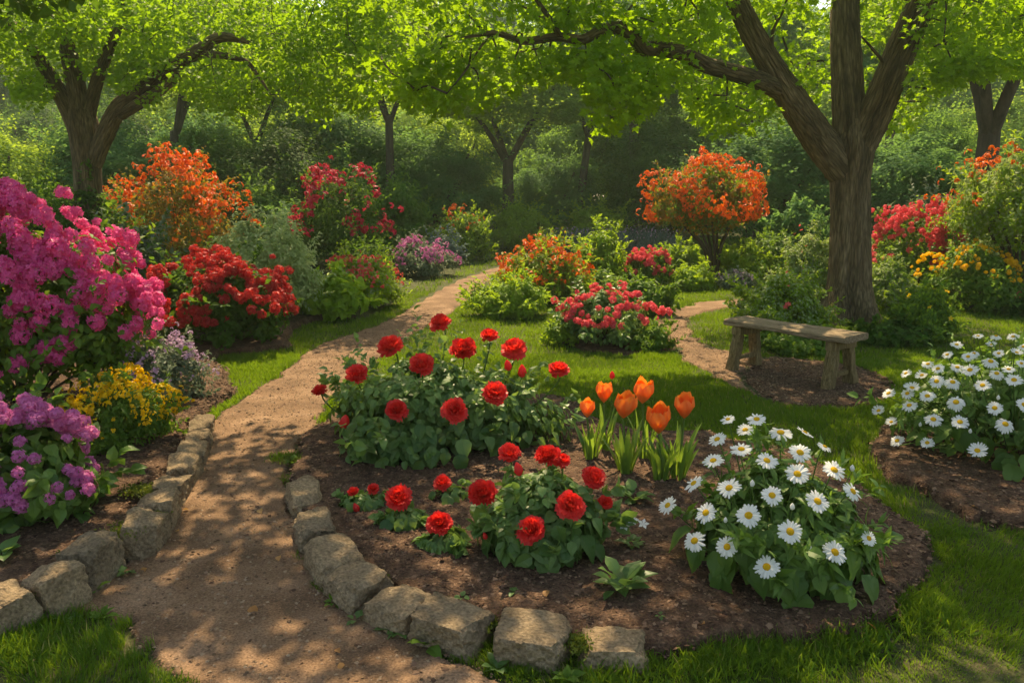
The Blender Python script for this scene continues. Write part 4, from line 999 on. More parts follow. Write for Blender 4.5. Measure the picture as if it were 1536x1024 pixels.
def clear_front(pos, b0, spots):
    """leaves that would grow right through a bloom are left out"""
    q = proj(pos + b0); k = np.ones(len(pos), bool); dp = (pos + b0 - EYE) @ _f
    for px, py, dpx, d in spots:
        k &= ~((np.hypot(q[:, 0] - px, q[:, 1] - py) < dpx * .62) & (dp < d + .05))
    return k
def rose_bush(name, label, box, base, flowers, buds, nleaf, top_foliage, group=None, lsize=.075, skirt=40, depth=None, seed=1):
    g = np.random.default_rng(300 + seed); x0, x1 = box
    front = G(0, base)[1] if depth is None else depth
    hw = (x1 - x0) / 2 * front / FPX; D = front + hw * .62; hw = (x1 - x0) / 2 * D / FPX
    cx = P((x0 + x1) / 2, base, D)[0]; H = max(.1, P(0, top_foliage, D)[2])
    t = thing(name, label, 'rose bush', (cx, D, .03), group)
    b0 = np.array([cx, D, .03])
    mb = MB(); pos, nr, dr, rv, cc = dome(nleaf, hw, hw * .8, H, g, seed, 55 if nleaf > 900 else 18, .25, zc=.3, inner=.2, zmin=-.2, up=.8)
    C = b0 + [0, 0, H * .3]; Rv = np.array([hw, hw * .8, H * .78])
    kk = clear_front(pos, b0, [(px, py, dpx, (hit(px, py, C, Rv) - EYE) @ _f) for px, py, dpx, _ in flowers])
    pos, nr, dr, rv = pos[kk], nr[kk], dr[kk], rv[kk]
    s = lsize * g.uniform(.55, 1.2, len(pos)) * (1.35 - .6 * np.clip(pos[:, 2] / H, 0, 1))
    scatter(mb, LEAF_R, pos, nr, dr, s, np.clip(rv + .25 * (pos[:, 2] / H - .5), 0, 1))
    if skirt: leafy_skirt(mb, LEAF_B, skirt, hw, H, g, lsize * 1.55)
    sb = MB()
    C = b0 + [0, 0, H * .3]; Rv = np.array([hw, hw * .8, H * .78])
    for i, (px, py, dpx, tilt) in enumerate(flowers):
        p = hit(px, py, C, Rv); y = p[1]
        k = FPX / ((p - EYE) @ _f); size = dpx / k / .92
        z = nrmz(np.array([[g.normal() * .18 + (p[0] - cx) * .35, -tilt, 1.0]]))[0]
        place('rose_flower', ROSE[(i * 3 + seed) % 5], t, p - b0, z, g.random() * 6, size)
        e = p - b0 - z * size * .1
        foot = np.array([e[0] * .35, e[1] * .35, 0])
        tube(sb, [foot, (foot + e) / 2 + [e[0] * .12, 0, 0], e - z * .08, e], .006, .005, 6, 10, rv=g.random())
        m = 14; u = g.uniform(.3, .93, m)[:, None]; q = foot + (e - foot) * u
        scatter(mb, LEAF_R, q, nrmz(g.normal(size=(m, 3)) * .4 + [0, 0, 1]), rnd_dir(m, g) + [0, 0, .1], lsize * .8 * g.uniform(.6, 1.1, m), g.uniform(.4, .9, m))
    for px, py, dpx in buds:
        p = hit(px, py, C, Rv); k = FPX / ((p - EYE) @ _f); size = dpx / k / .75
        z = nrmz(np.array([[g.normal() * .2, g.normal() * .2, 1.0]]))[0]
        place('rose_bud', BUD, t, p - b0 - z * size * .4, z, 0, size)
        e = p - b0 - z * size * .4; tube(sb, [(e[0] * .4, e[1] * .4, 0), e * [.8, .8, .6], e], .004, .003, 5, 8, rv=.7)
    for c in cc[:12]: tube(sb, [(0, 0, -.02), (c[0] * .4, c[1] * .4, c[2] * .6), c], .007, .003, 5, 7, rv=.2)
    mb.build('foliage', M['leaf_rose'], t, False); sb.build('stem', M['stem'], t, True)
    return t
rose_bush('rose_bush', 'wide rose bush with a dozen large red double blooms', (468, 842), 702,
    [(661, 486, 34, .5), (587, 522, 41, .6), (633, 550, 39, .7), (695, 528, 44, .6), (734, 505, 28, .4), (771, 526, 41, .5), (838, 556, 31, .5), (536, 564, 35, .6), (481, 588, 25, .4), (596, 616, 34, .9), (682, 617, 41, 1.0), (742, 591, 39, 1.0)],
    [(516, 635, 18), (762, 550, 13), (783, 559, 15)], 6200, 540, skirt=70, seed=1)
rose_bush('rose_bush', 'rose bush with six red blooms in the middle of the mulch bed', (712, 915), 868,
    [(765, 682, 35, .5), (822, 687, 42, .5), (797, 796, 43, 1.0), (855, 759, 46, 1.0), (889, 718, 38, .7), (908, 755, 24, .6), (724, 742, 46, .8), (843, 692, 26, .5)],
    [(778, 706, 16), (728, 805, 9)], 2200, 706, skirt=46, lsize=.072, seed=2)
rose_bush('rose_bush', 'young single-bloom rose just beside the six-bloom rose bush', (628, 706), 848, [(659, 786, 38, .9)], [], 420, 796, skirt=16, lsize=.06, seed=3)
rose_bush('rose_bush', 'young rose with one round red bloom on leafy stalk', (566, 640), 812, [(598, 748, 41, .7)], [], 420, 764, skirt=16, lsize=.058, seed=4)
rose_bush('rose_bush', 'tiny rose with two small red blooms and a bud', (504, 578), 784, [(530, 739, 18, .4), (560, 734, 19, .4)], [(535, 763, 12)], 380, 742, skirt=8, lsize=.05, seed=5)
rose_bush('rose_bush', 'small rose bloom low between the wide bush and six-bloom bush', (634, 706), 770, [(664, 725, 28, .6)], [], 300, 735, skirt=5, lsize=.05, seed=6)

# ------------------------------------------------------------------ tulips
def tulip_flower(seed):
    g = np.random.default_rng(seed); mb = MB()
    for ring in range(2):
        for j in range(3 if ring == 0 else 4):
            n = 3 if ring == 0 else 4
            a = 2 * pi * j / n + ring * pi / 3.5 + g.normal() * .1; V = []; nu, nv = 8, 9; bl = 1 + g.normal() * .06
            for iv in range(nv):
                v = iv / (nv - 1)
                rr = (.36 * sin(pi * min(1, v * 1.25) * .5) + (.0 if v < .6 else -.07 * (v - .6) / .4 + .04 * ring)) * (1 + .06 * ring)
                zz = 1.0 * v ** 1.1 * bl
                w = .36 * sin(pi * (v * .80 + .07)) ** .6 * (1 if v < .97 else .55)
                for iu in range(nu):
                    u = iu / (nu - 1) * 2 - 1; an = u * w / max(rr, .12)
                    r2 = rr * (1 - .02 * abs(u)) + .015 * (1 - u * u) * (v > .2)
                    z2 = zz - (.05 * abs(u)) * (v > .8) + (.07 * (iu % 2) * g.random()) * (iv == nv - 1)
                    V.append((r2 * cos(a + an), r2 * sin(a + an), z2))
            F = [(iv * nu + iu, iv * nu + iu + 1, (iv + 1) * nu + iu + 1, (iv + 1) * nu + iu) for iv in range(nv - 1) for iu in range(nu - 1)]
            mb.add(V, F, np.clip(g.uniform(.2, .6) + np.tile(g.uniform(-.35, .35, nu - 1), nv - 1) + np.repeat(np.linspace(.25, -.1, nv - 1), nu - 1), 0, 1))
    return mb.mesh('tulip_flower', M['p_tulip'], True)
TUL = [tulip_flower(s) for s in (5, 6, 7)]
def strap(mb, base, az, L, w, lean, g, rv, mi=0):
    n = 9; V = []
    side = np.array([-sin(az), cos(az), 0]); out = np.array([cos(az), sin(az), 0]); tw = g.normal() * .5
    for i in range(n):
        v = i / (n - 1)
        c = base + out * (lean * L * (v ** 1.6) + .015) + np.array([0, 0, L * (v - .18 * lean * v ** 3)])
        ww = w * (sin(pi * min(.98, .18 + .80 * v)) ** .8) * (.75 + .25 * v if v < .5 else 1)
        s = side * cos(tw * v) + out * sin(tw * v)
        V += [c - s * ww + out * ww * -.35, c + out * .2 * ww, c + s * ww + out * ww * -.35]
    F = [(i * 3 + k, i * 3 + k + 1, i * 3 + k + 4, i * 3 + k + 3) for i in range(n - 1) for k in range(2)]
    mb.add(V, F, np.clip(rv + np.tile([-.2, .2], n - 1) + np.repeat(g.normal(size=n - 1) * .1, 2), 0, 1), mi)
def tulip(label, fx, fy, dpx, bx, by, leaves, seed, spread=.35, name='tulip_plant'):
    g = np.random.default_rng(seed); b = G(bx, by, .05); y = b[1]; f = P(fx, fy, y)
    t = thing(name, label, 'tulip', b); k = FPX / ((f - EYE) @ _f); size = dpx / k / .74
    e = f - b - np.array([0, 0, size * .5])
    sb = MB(); tube(sb, [(0, 0, -.02), (e[0] * .4, 0, e[2] * .5), e], .008, .006, 8, 10, rv=.7); sb.build('stem', M['stem'], t, True)
    place('tulip_flower', TUL[seed % 3], t, e, nrmz(np.array([[g.normal() * .06, -.12 + g.normal() * .05, 1]]))[0], g.random() * 6, (size * .95, size * .95, size * .92))
    mb = MB()
    for j in range(leaves):
        a = 2 * pi * j / leaves + g.normal() * .3; r = g.random() * .035
        strap(mb, np.array([cos(a) * r, sin(a) * r, -.01]), a, g.uniform(.20, .36) * (e[2] / .36) ** .5, g.uniform(.014, .024), g.uniform(.08, spread + .15), g, np.clip(.5 + .3 * g.normal(), 0, 1))
    mb.build('leaf_clump', M['leaf_tulip'], t, True)
tulip('shortest orange tulip, at the rose bush end of the group', 881, 612, 22, 886, 692, 15, 11)
tulip('orange tulip second from the rose bush end, rear rank', 906, 588, 25, 908, 678, 9, 12, .2)
tulip('orange tulip standing out front with ragged-tipped petals', 935, 606, 33, 939, 714, 16, 13)
tulip('tallest orange tulip, in the rear rank', 964, 586, 30, 966, 690, 9, 14, .25)
tulip('wide open low orange tulip with a gap between its petals', 989, 628, 35, 991, 722, 16, 15)
tulip('orange tulip nearest the white daisies', 1027, 609, 29, 1018, 720, 16, 16)
b = G(915, 672, .04); t = thing('tulip_bud', 'single closed dark red bud on thin stalk behind the orange tulips', 'flower bud', b)
e = P(918, 569, b[1]) - b; sb = MB(); tube(sb, [(0, 0, 0), (e[0] * .3, 0, e[2] * .5), e], .004, .003, 6, 10, rv=.6); sb.build('stem', M['stem'], t, True)
place('rose_bud', BUD, t, e, (0, 0, 1), 0, .055)

# ------------------------------------------------------------------ daisies
def daisy_mesh(seed):
    g = np.random.default_rng(seed); mb = MB(); n = 21
    for j in range(n):
        a = 2 * pi * j / n + g.normal() * .05; L = .5 * g.uniform(.84, 1.06); w = .058 * g.uniform(.85, 1.2); dr = g.uniform(-.02, .09) + (0, .02, .22, .0, .10, -.12)[seed % 6]
        V = []
        for v, ww in ((.16, .5), (.4, .85), (.7, 1), (.9, .8), (1.0, .35)):
            for u in (-1, 0, 1): V.append((L * v, u * w * ww, .02 * (1 - abs(u)) + .05 * v - dr * v * v + .012 * (j % 2)))
        V = np.array(V); c, s = cos(a), sin(a); V = np.stack([V[:, 0] * c - V[:, 1] * s, V[:, 0] * s + V[:, 1] * c, V[:, 2]], -1)
        mb.add(V, [(i * 3 + k, i * 3 + k + 1, i * 3 + k + 4, i * 3 + k + 3) for i in range(4) for k in range(2)], g.random())
    return mb.mesh('daisy_flower', M['p_white'], False)
DAI = [daisy_mesh(s) for s in (1, 2, 3, 4, 5, 6)]
def disc_mesh():
    mb = MB(); V = [(0, 0, .10)]; n = 18; rows = [(.05, .098), (.10, .085), (.145, .055), (.16, .02), (.13, -.01)]
    for r, z in rows: V += [(r * cos(2 * pi * k / n), r * sin(2 * pi * k / n), z + .006 * ((k + int(r * 100)) % 2)) for k in range(n)]
    mb.add(V, [(0, 1 + k, 1 + (k + 1) % n) for k in range(n)])
    mb.add(V, [(1 + i * n + k, 1 + (i + 1) * n + k, 1 + (i + 1) * n + (k + 1) % n, 1 + i * n + (k + 1) % n) for i in range(len(rows) - 1) for k in range(n)])
    return mb.mesh('disc', M['disc'], True)
DISC = disc_mesh()
def daisy_plant(label, box, base, top, flowers, nleaf, seed, skirt=60, bud=(), depth=None, fh=1.0):
    g = np.random.default_rng(700 + seed); x0, x1 = box; front = G(0, base)[1] if depth is None else depth
    hw = (x1 - x0) / 2 * front / FPX; D = front + hw * .66; hw = (x1 - x0) / 2 * D / FPX
    cx = P((x0 + x1) / 2, base, D)[0]; H = P(0, top, D + hw * .2)[2]
    t = thing('daisy_plant', label, 'daisy', (cx, D, .04)); b0 = np.array([cx, D, .04])
    pos, nr, dr, rv, cc = dome(nleaf, hw * .98, hw * .95, H * .95, g, seed, 70, .2, zc=.3, inner=.15, zmin=-.1, up=.9, lumpy=.5)
    C = b0 + [0, 0, H * .3]; Rv = np.array([hw * 1.06, hw * 1.04, H * .75])
    kk = clear_front(pos, b0, [(f_[0], f_[1], f_[2] * .8, (hit(f_[0], f_[1], C, Rv) - EYE) @ _f) for f_ in flowers])
    pos, nr, dr, rv = pos[kk], nr[kk], dr[kk], rv[kk]
    mb = MB(); k = g.random(len(pos)) < .55
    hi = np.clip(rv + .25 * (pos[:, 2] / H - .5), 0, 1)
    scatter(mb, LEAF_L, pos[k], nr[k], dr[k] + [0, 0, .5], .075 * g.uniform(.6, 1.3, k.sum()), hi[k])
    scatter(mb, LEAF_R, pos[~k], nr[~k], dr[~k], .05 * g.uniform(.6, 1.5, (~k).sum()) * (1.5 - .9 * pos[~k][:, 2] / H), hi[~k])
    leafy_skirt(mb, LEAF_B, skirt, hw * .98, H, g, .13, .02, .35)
    sb = MB(); C = b0 + [0, 0, H * .3]; Rv = np.array([hw * 1.06, hw * 1.04, H * .75])
    for i, (px, py, dpx, *tl) in enumerate(flowers):
        p = hit(px, py, C, Rv); k_ = FPX / ((p - EYE) @ _f); size = dpx / k_
        r = (p - C) / Rv; tilt = .30 + .9 * max(0, -r[1]) * g.uniform(.6, 1.15)
        z = nrmz(np.array([[r[0] * .7 + g.normal() * .2, -tilt + g.normal() * .1, 1.0]]))[0]
        if tl: z = nrmz(np.array([[r[0] * .5, -tl[0], 1.0]]))[0]
        f = place('daisy_flower', DAI[(i * 5 + seed) % 6 if i % 3 else 0], t, p - b0, z, g.random() * 6, size)
        d = bpy.data.objects.new('disc', DISC); COL.objects.link(d); d.parent = f
        e = p - b0; foot = e * [.45, .45, .25]
        tube(sb, [foot, (foot + e) / 2 + g.normal(size=3) * .01, e - z * .05, e], .0035, .003, 5, 9, rv=g.random())
    for px, py, s in bud:
        p = hit(px, py, C, Rv); place('daisy_bud', BUDW, t, p - b0, (0, 0, 1), 0, s)
        e = p - b0; tube(sb, [e * [.5, .5, .3], e * [.8, .8, .7], e], .003, .002, 5, 7, rv=.6)
    for c in cc[:24]: tube(sb, [(c[0] * .3, c[1] * .3, 0), (c[0] * .6, c[1] * .6, c[2] * .6), c], .005, .002, 5, 6, rv=.2)
    mb.build('foliage', M['leaf_daisy'], t, False); sb.build('stem', M['stem'], t, True)
BUDW = bud_mesh(M['p_white'], M['leaf_daisy'])
daisy_plant('round white daisy bush in the mulch bed next to the orange tulips', (1008, 1312), 912, 672,
    [(1092, 629, 23), (1135, 629, 30), (1118, 645, 28), (1076, 659, 30), (1171, 649, 36), (1207, 649, 28), (1112, 674, 34), (1070, 691, 33), (1150, 691, 34), (1200, 679, 36), (1237, 670, 24), (1196, 711, 37), (1251, 705, 36), (1041, 725, 33), (1094, 732, 37), (1158, 743, 34), (1279, 737, 33), (1002, 758, 32), (1059, 769, 35), (1123, 773, 39), (1226, 752, 38), (1185, 797, 39), (1042, 811, 36), (1091, 820, 35), (1252, 828, 39), (1303, 807, 26), (1150, 850, 38)],
    4200, 1, 95, [(1128, 730, .03), (1188, 765, .03), (1214, 827, .03), (1278, 707, .03), (1088, 784, .025)])
daisy_plant('second white daisy bush spreading on the mulch beside the lawn', (1322, 1700), 722, 515,
    [(1467, 504, 16), (1494, 504, 16), (1520, 505, 18), (1435, 517, 19), (1487, 517, 15), (1535, 520, 16), (1421, 532, 17), (1461, 530, 16), (1452, 535, 19), (1498, 530, 17), (1525, 529, 18), (1392, 546, 19), (1407, 553, 20), (1486, 542, 24), (1532, 545, 16), (1359, 560, 18), (1383, 563, 20), (1436, 551, 20), (1455, 555, 25), (1495, 560, 22), (1513, 554, 20), (1333, 590, 22), (1368, 582, 24), (1361, 590, 20), (1405, 572, 24), (1429, 573, 24), (1474, 578, 24), (1521, 570, 25), (1318, 616, 20), (1364, 608, 24), (1391, 594, 24), (1434, 603, 27), (1492, 612, 24), (1536, 607, 24), (1337, 633, 18), (1400, 629, 26), (1440, 633, 26), (1508, 636, 28), (1346, 661, 22), (1391, 664, 21), (1466, 676, 28), (1552, 660, 26), (1570, 600, 24), (1590, 640, 26), (1560, 560, 22), (1610, 580, 22), (1640, 620, 24)],
    6500, 2, 90, [(1497, 600, .03), (1455, 650, .03), (1380, 640, .03)])

# ------------------------------------------------------------------ small plants and weeds
def rosette(name, label, px, py, n, L, seed, mat='leaf_rose', group=None, z=.05, cat='small plant', upr=.5, leaf=LEAF_R):
    g = np.random.default_rng(seed); b = G(px, py, z); b[2] = top_z(b[0], b[1])[0] + .004; a = np.linspace(0, 2 * pi, n, endpoint=False) + g.normal(size=n) * .2
    el = g.uniform(.05, upr, n); mb = MB(); out = np.stack([np.cos(a), np.sin(a), el], -1)
    scatter(mb, leaf, out * .02 * g.random(n)[:, None] * n / 8, nrmz(np.stack([-np.cos(a) * el, -np.sin(a) * el, np.ones(n)], -1) + g.normal(size=(n, 3)) * .15), out, L * g.uniform(.6, 1.15, n), g.random(n))
    o = mb.build(name, M[mat]); o.location = tuple(b); tag(o, label, cat, group); return o
rosette('seedling', 'rosette of broad green leaves low in the mulch before the daisies', 932, 890, 22, .10, 1, upr=1.3)
rosette('seedling', 'flat-leaved green seedling between the red roses and daisies', 952, 756, 18, .08, 2, upr=1.1)
rosette('seedling', 'two-leafed sprout in the bare mulch above the stones', 770, 897, 3, .06, 3, upr=.15)
rosette('seedling', 'tiny sprout in the mulch just inside the stone row', 692, 904, 5, .035, 4)
rosette('seedling', 'speck of green sprouting in the open mulch before the daisies', 990, 932, 4, .022, 5)
t0 = rosette('white_flowered_seedling', 'little plant with three tiny white flowers in the mulch', 948, 826, 14, .05, 6, upr=1.2)
for (dx, dz) in ((-.04, .10), (.0, .13), (.05, .11)):
    f = place('flower', bloom_mesh('star', M['p_white']), t0, (dx, 0, dz), (0, -.7, 1), 0, .06)
WEEDS = [(596, 945, .075, 12, 'weed tuft at the foot of the edging stones near their curve'), (640, 968, .085, 9, 'broad-leaved weed on the path beside the edging stones'), (532, 930, .04, 5, 'single small weed on the path beyond the edging stones'), (500, 905, .05, 8, 'weed at the base of the squared edging stone'),
    (745, 1000, .05, 10, 'weed growing where path meets the long edging stone'), (850, 1015, .06, 9, 'clover-like weed in the grass before the last stone'), (213, 806, .05, 8, 'weed sprouting beside the mossy edging stone'), (228, 815, .05, 7, 'leaf pair on the path by the mossy stone'), (190, 860, .05, 9, 'small weed between two edging stones on the pink azalea side'),
    (140, 888, .06, 7, 'flat weed at the corner of the large pale stone'), (95, 925, .07, 11, 'feathery weed at the edge of the shaded grass'), (150, 925, .06, 9, 'weed on bare soil beside the shaded grass'), (5, 850, .11, 9, 'dark broad-leaved plant tucked behind the corner stones'), (440, 700, .07, 10, 'weeds at the head of the stone row beside the path')]
for i, (px, py, L, n, lab) in enumerate(WEEDS):
    rosette('weed', lab, px, py, n, L, 40 + i, mat='leaf_mid' if i % 2 else 'leaf_rose', group='weeds along the edging stones', z=.012, cat='weed', upr=.9, leaf=LEAF_M if i % 2 else LEAF_R)
# fallen leaves
FL = [(388, 760, 'dry leaf on the sunny path between the two stone rows'), (375, 906, 'pale dry leaf lying on the open path'), (220, 848, 'orange dry leaf beside the pink-azalea stone row'), (283, 761, 'small dry leaf high on the path by the stones'), (268, 792, 'yellowed leaf on the path in dappled shade'), (504, 968, 'dry leaf on the path near the bottom edge'), (515, 990, 'curled brown leaf lowest on the path'),
      (820, 900, 'brown leaf curled on the mulch above the long stone'), (1300, 942, 'brown leaf standing at the mulch edge near the daisy bush'), (1438, 912, 'ochre leaf lying in the shaded grass'), (1402, 918, 'reddish leaf half sunk in the shaded grass'), (1082, 970, 'dry leaf on the mulch close to the grass'), (417, 830, 'dry leaf at the foot of the rising stone row'), (1057, 950, 'dry leaf on the mulch below the daisy bush'), (1456, 765, 'brown clod-like leaf between the daisy beds')]
for i, (px, py, lab) in enumerate(FL):
    g = np.random.default_rng(60 + i); mb = MB(); scatter(mb, LEAF_R, np.zeros((1, 3)), nrmz(np.array([[g.normal() * .3, g.normal() * .3, 1]])), rnd_dir(1, g) * [1, 1, .1], .045 * g.uniform(.7, 1.3), g.random())
    o = mb.build('fallen_leaf', M['dry_leaf']); b = G(px, py, .03); b[2] = top_z(b[0], b[1])[0] + .008; o.location = tuple(b); tag(o, lab, 'fallen leaf', 'fallen leaves on path and beds')

# ------------------------------------------------------------------ edging stones
def stone(label, px, py, w, h, d, yaw, seed, group, sink=.03):
    g = np.random.default_rng(seed); N = 22; V = []; F = []; idx = {}
    def vid(a, b, c):
        k = (a, b, c)
        if k not in idx: idx[k] = len(V); V.append((a / N * 2 - 1, b / N * 2 - 1, c / N * 2 - 1))
        return idx[k]
    for a in range(N):
        for b_ in range(N):
            F += [(vid(a, b_, 0), vid(a, b_ + 1, 0), vid(a + 1, b_ + 1, 0), vid(a + 1, b_, 0)), (vid(a, b_, N), vid(a + 1, b_, N), vid(a + 1, b_ + 1, N), vid(a, b_ + 1, N)),
                  (vid(a, 0, b_), vid(a + 1, 0, b_), vid(a + 1, 0, b_ + 1), vid(a, 0, b_ + 1)), (vid(a, N, b_), vid(a, N, b_ + 1), vid(a + 1, N, b_ + 1), vid(a + 1, N, b_)),
                  (vid(0, a, b_), vid(0, a, b_ + 1), vid(0, a + 1, b_ + 1), vid(0, a + 1, b_)), (vid(N, a, b_), vid(N, a + 1, b_), vid(N, a + 1, b_ + 1), vid(N, a, b_ + 1))]
    V = np.array(V, float)
    sph = nrmz(V); V = V / np.linalg.norm(V, ord=16, axis=1, keepdims=True) * .97
    for _ in range(16):                       # chisel facets
        n = nrmz(g.normal(size=(1, 3)))[0]; n[2] = abs(n[2]); lim = np.abs(n).sum() * g.uniform(.74, .93) if np.max(np.abs(n)) < .93 else g.uniform(.85, .98)
        ex = V @ n - lim; V -= np.clip(ex, 0, None)[:, None] * n * .95
    V[:, 2] += .10 * V[:, 0] * g.normal() + .08 * V[:, 1] * g.normal()
    for f_, am in ((2.2, .05), (5, .03), (11, .022), (21, .014)):
        V += sph * (am * np.sin(V[:, [1, 2, 0]] * f_ + g.random(3) * 6).prod(1, keepdims=True)) * 2 + sph * am * (vnoise(V[:, 0] * f_ + seed, V[:, 1] * f_ + V[:, 2] * f_ * .7, seed)[:, None] - .5)
    V *= np.array([w / 2, d / 2, (h + sink) / 2]); V[:, 2] += (h + sink) / 2 - sink
    mb = MB(); mb.add(V, F, .5); o = mb.build('edging_stone', M['stone'], smooth=True); o.data.set_sharp_from_angle(angle=radians(24))
    b = G(px, py); off = np.array([-sin(yaw), cos(yaw)]) * d / 2
    if off[1] < 0: off = -off
    o.location = (b[0] + off[0] * .6, b[1] + off[1] * .9, 0); o.rotation_euler = (0, 0, yaw)
    return tag(o, label, 'stone', group)
RS = 'stones edging the rose bed'; LS = 'stones edging the azalea bed'
# px, py = middle of the foot that faces the path; w along the row
def lay(row, kh, kd, s0, group):
    """stones end to end: each turned along the row and as long as its share of it"""
    p = np.array([G(r[0], r[1])[:2] for r in row]); n = len(p); pe = np.vstack([2 * p[0] - p[1], p, 2 * p[-1] - p[-2]])
    for i, (px, py, w, h, d, yaw, lab) in enumerate(row):
        t = pe[i + 2] - pe[i]; ln = np.linalg.norm(t) / 2 * .91; yw = math.atan2(t[1], t[0])
        if t[0] < 0: yw += pi
        stone(lab, px, py, min(ln, w * 1.35), h * kh, d * kd, yw, s0 + i, group)
R_ = [(440, 762, .235, .14, .17, -1.35, 'smallest edging stone, at the head of the rose-bed row'), (455, 815, .24, .16, .19, -1.25, 'second stone from the head of the rose-bed row'), (480, 868, .27, .16, .20, -1.0, 'slanting third stone of the rose-bed row'),
      (516, 908, .25, .155, .22, -.85, 'squared stone just before the rose-bed row bends'), (582, 945, .27, .14, .20, -.48, 'stone with a sloping top at the bend of the rose-bed row'), (668, 978, .25, .16, .22, -.25, 'rounded boulder-like stone with weeds at its foot'), (797, 1002, .34, .14, .22, -.05, 'longest, flat-topped edging stone'), (922, 1008, .29, .095, .2, .06, 'low last stone half sunk in grass')]
lay(R_, .82, 1.1, 20, RS)
L_ = [(25, 950, .30, .155, .24, .62, 'stone at the picture edge beside the shaded grass'), (98, 918, .30, .16, .22, .70, 'broad stone second from the shaded grass'), (158, 872, .30, .175, .22, .82, 'large pale stone below the mauve phlox'), (197, 825, .27, .155, .20, .95, 'mossy-topped stone beside the mauve phlox'), (222, 786, .28, .14, .2, 1.0, 'angular stone halfway up the azalea-bed row'),
      (240, 752, .25, .125, .2, 1.1, 'stone below the yellow flowers'), (262, 722, .25, .125, .19, 1.15, 'flat-topped stone overhung by the yellow flowers'), (278, 694, .22, .11, .18, 1.2, 'narrow stone beside the yellow flowers, third from the lawn'), (288, 670, .22, .10, .18, 1.25, 'small worn stone second from the lawn'), (292, 648, .24, .08, .18, 1.1, 'lowest stone where the azalea row meets the lawn')]
lay(L_, 1.12, .95, 50, LS)
# moss between and on top of the stones
gm = np.random.default_rng(90); mm = MB()
for (px, py, r, z) in [(190, 795, .09, .13), (228, 735, .07, .1), (205, 735, .08, .1), (120, 830, .07, .08), (60, 885, .06, .1), (565, 868, .05, .05), (655, 905, .05, .05), (730, 935, .05, .06), (868, 965, .06, .06), (440, 690, .07, .04), (280, 700, .05, .07), (510, 830, .05, .05), (235, 770, .05, .1)]:
    n = 700; b = G(px, py, z); p = gm.normal(size=(n, 3)) * [r * .5, r * .5, r * .12] + b
    scatter(mm, LEAF_S, p, rnd_dir(n, gm), nrmz(gm.normal(size=(n, 3)) * .5 + [0, 0, 1]), .016, gm.random(n))
tag(mm.build('moss', M['moss']), 'cushions of moss between the edging stones', 'moss', kind='stuff')
# taller tufts of grass at the bed edges
gt = np.random.default_rng(91); tb = MB()
for (px, py, r, n, h) in [(1270, 965, .16, 900, .11), (1380, 925, .2, 700, .09), (940, 1012, .18, 800, .08), (430, 690, .10, 500, .08), (440, 720, .08, 300, .06), (60, 945, .14, 500, .09), (20, 975, .2, 700, .1), (780, 1012, .06, 250, .06), (1190, 985, .2, 900, .09), (600, 940, .04, 160, .07), (285, 650, .1, 300, .05), (1420, 800, .2, 700, .07), (1060, 1000, .2, 900, .08)]:
    b = G(px, py); p = gt.normal(size=(n, 3)) * [r * .5, r * .4, 0] + b
    scatter(tb, LEAF_L, p, rnd_dir(n, gt), nrmz(gt.normal(size=(n, 3)) * .45 + [0, 0, 1]), h * .72 * gt.uniform(.5, 1.2, n), np.clip(.4 + .25 * gt.normal(size=n), 0, 1), sx=.35)
tag(tb.build('grass_tufts', M['grass']), 'taller grass tufts along the bed edges and stones', 'grass', kind='stuff')

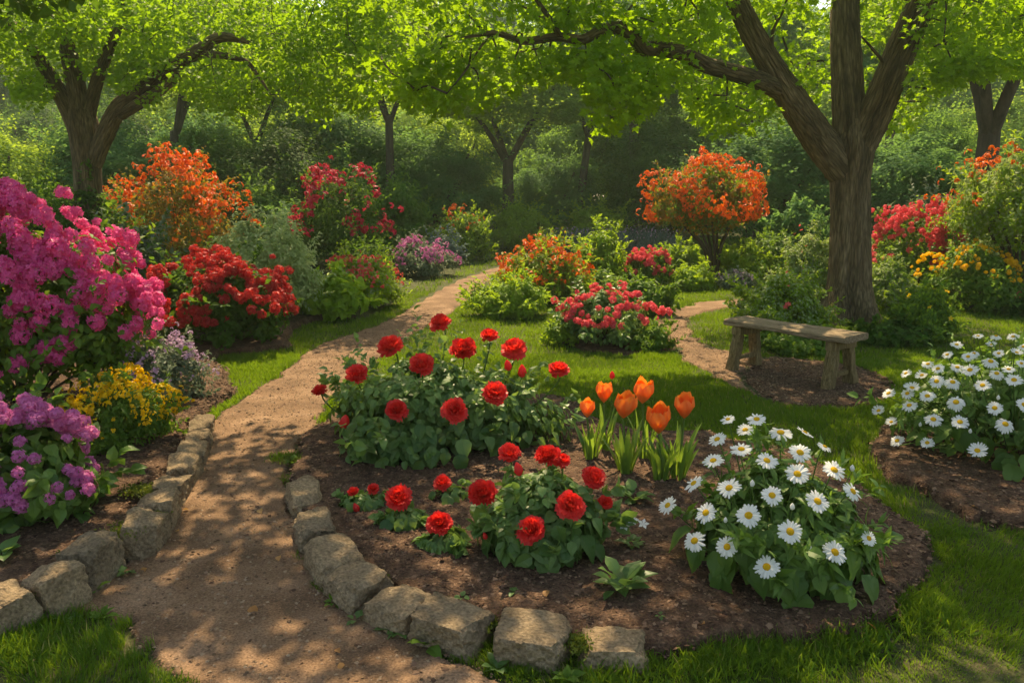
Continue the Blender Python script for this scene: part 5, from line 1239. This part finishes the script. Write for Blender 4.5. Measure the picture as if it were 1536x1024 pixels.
# ------------------------------------------------------------------ bench
def bench():
    g = np.random.default_rng(15); th = math.atan2(-.785, .62)
    t = thing('garden_bench', 'rustic backless wooden bench with splayed trestle legs under the maple', 'bench', (2.64, 7.43, 0)); t.rotation_euler = (0, 0, th)
    def beam(name, a, b, w, d, mat, taper=1.0, nseg=14, wob=.006, ref=(0, 1, 0), crk=None):
        """a hewn timber from a to b, section w x d, with uneven worn edges"""
        a, b = np.array(a, float), np.array(b, float); ax = nrmz((b - a)[None])[0]; s = nrmz(np.cross(ax, ref)[None])[0]; u = np.cross(s, ax)
        prof = []
        m = 6
        for (x, y) in [(-1, -1), (1, -1), (1, 1), (-1, 1)]:
            for q in range(m):
                nx, ny = {(-1, -1): (1, -1), (1, -1): (1, 1), (1, 1): (-1, 1), (-1, 1): (-1, -1)}[(x, y)]
                f = q / m; prof.append((x + (nx - x) * f, y + (ny - y) * f))
        prof = np.array(prof); prof = prof / np.linalg.norm(prof, ord=9, axis=1, keepdims=True)
        n = len(prof); V = []
        ph = g.random(4) * 6
        for i in range(nseg):
            v = i / (nseg - 1); k = taper + (1 - taper) * v; e = .985 if i in (0, nseg - 1) else 1
            jw = 1 + wob / w * 1.6 * math.sin(v * 5 + ph[0]) + wob / w * math.sin(v * 13 + ph[1]); jd = 1 + wob / d * 1.2 * math.sin(v * 6 + ph[2])
            V.append(a + (b - a) * v + np.outer(prof[:, 0] * w / 2 * k * jw * e, s) + np.outer(prof[:, 1] * d / 2 * k * jd * e + wob * .3 * np.sin(prof[:, 0] * 4 + v * 9 + ph[3]), u))
        V = np.concatenate(V); V = np.vstack([V, a, b]); i, k = np.meshgrid(np.arange(nseg - 1), np.arange(n), indexing='ij'); q = i * n + k; q2 = i * n + (k + 1) % n
        mb = MB(); mb.add(V, np.stack([q, q2, q2 + n, q + n], -1).reshape(-1, 4))
        mb.add(V, [((k + 1) % n, k, len(V) - 2) for k in range(n)] + [((nseg - 1) * n + k, (nseg - 1) * n + (k + 1) % n, len(V) - 1) for k in range(n)])
        o = mb.build(name, mat, t, False)
        return o
    beam('seat', (-.64, 0, .468), (.64, 0, .468), .41, .054, M['wood'], nseg=40, wob=.008, ref=(0, 0, 1))
    for sx in (-1, 1):
        x = sx * .50
        beam('crosspiece', (x, -.175, .395), (x, .175, .395), .10, .085, M['wood_leg'], nseg=8, ref=(0, 0, 1))
        for sy in (-1, 1): beam('leg', (x + sx * .012, sy * .20, -.02), (x, sy * .125, .354), .088, .078, M['wood_leg'], taper=1.22, ref=(0, 1, 0))
        beam('stretcher', (x, -.14, .125), (x, .14, .125), .05, .04, M['wood_leg'], nseg=8, ref=(0, 0, 1))
bench()

# ------------------------------------------------------------------ the garden's hazy air
hb = MB(); x0, x1, y0, y1, z0, z1 = -115, 115, -35, 115, -1.2, 22
V = [(x, y, z) for z in (z0, z1) for x, y in ((x0, y0), (x1, y0), (x1, y1), (x0, y1))]
hb.add(V, [(3, 2, 1, 0), (4, 5, 6, 7), (0, 1, 5, 4), (1, 2, 6, 5), (2, 3, 7, 6), (3, 0, 4, 7)])
hm, nt, N, L = new_mat('haze')
pv = N.new('ShaderNodeVolumePrincipled'); pv.inputs['Color'].default_value = (.75, .97, .80, 1); pv.inputs['Density'].default_value = .0011; pv.inputs['Anisotropy'].default_value = .35
ho = N.new('ShaderNodeOutputMaterial'); L.new(pv.outputs[0], ho.inputs['Volume'])
tag(hb.build('haze', hm), 'thin sunlit haze filling the garden air', 'haze', kind='stuff')
cy.volume_bounces = 1
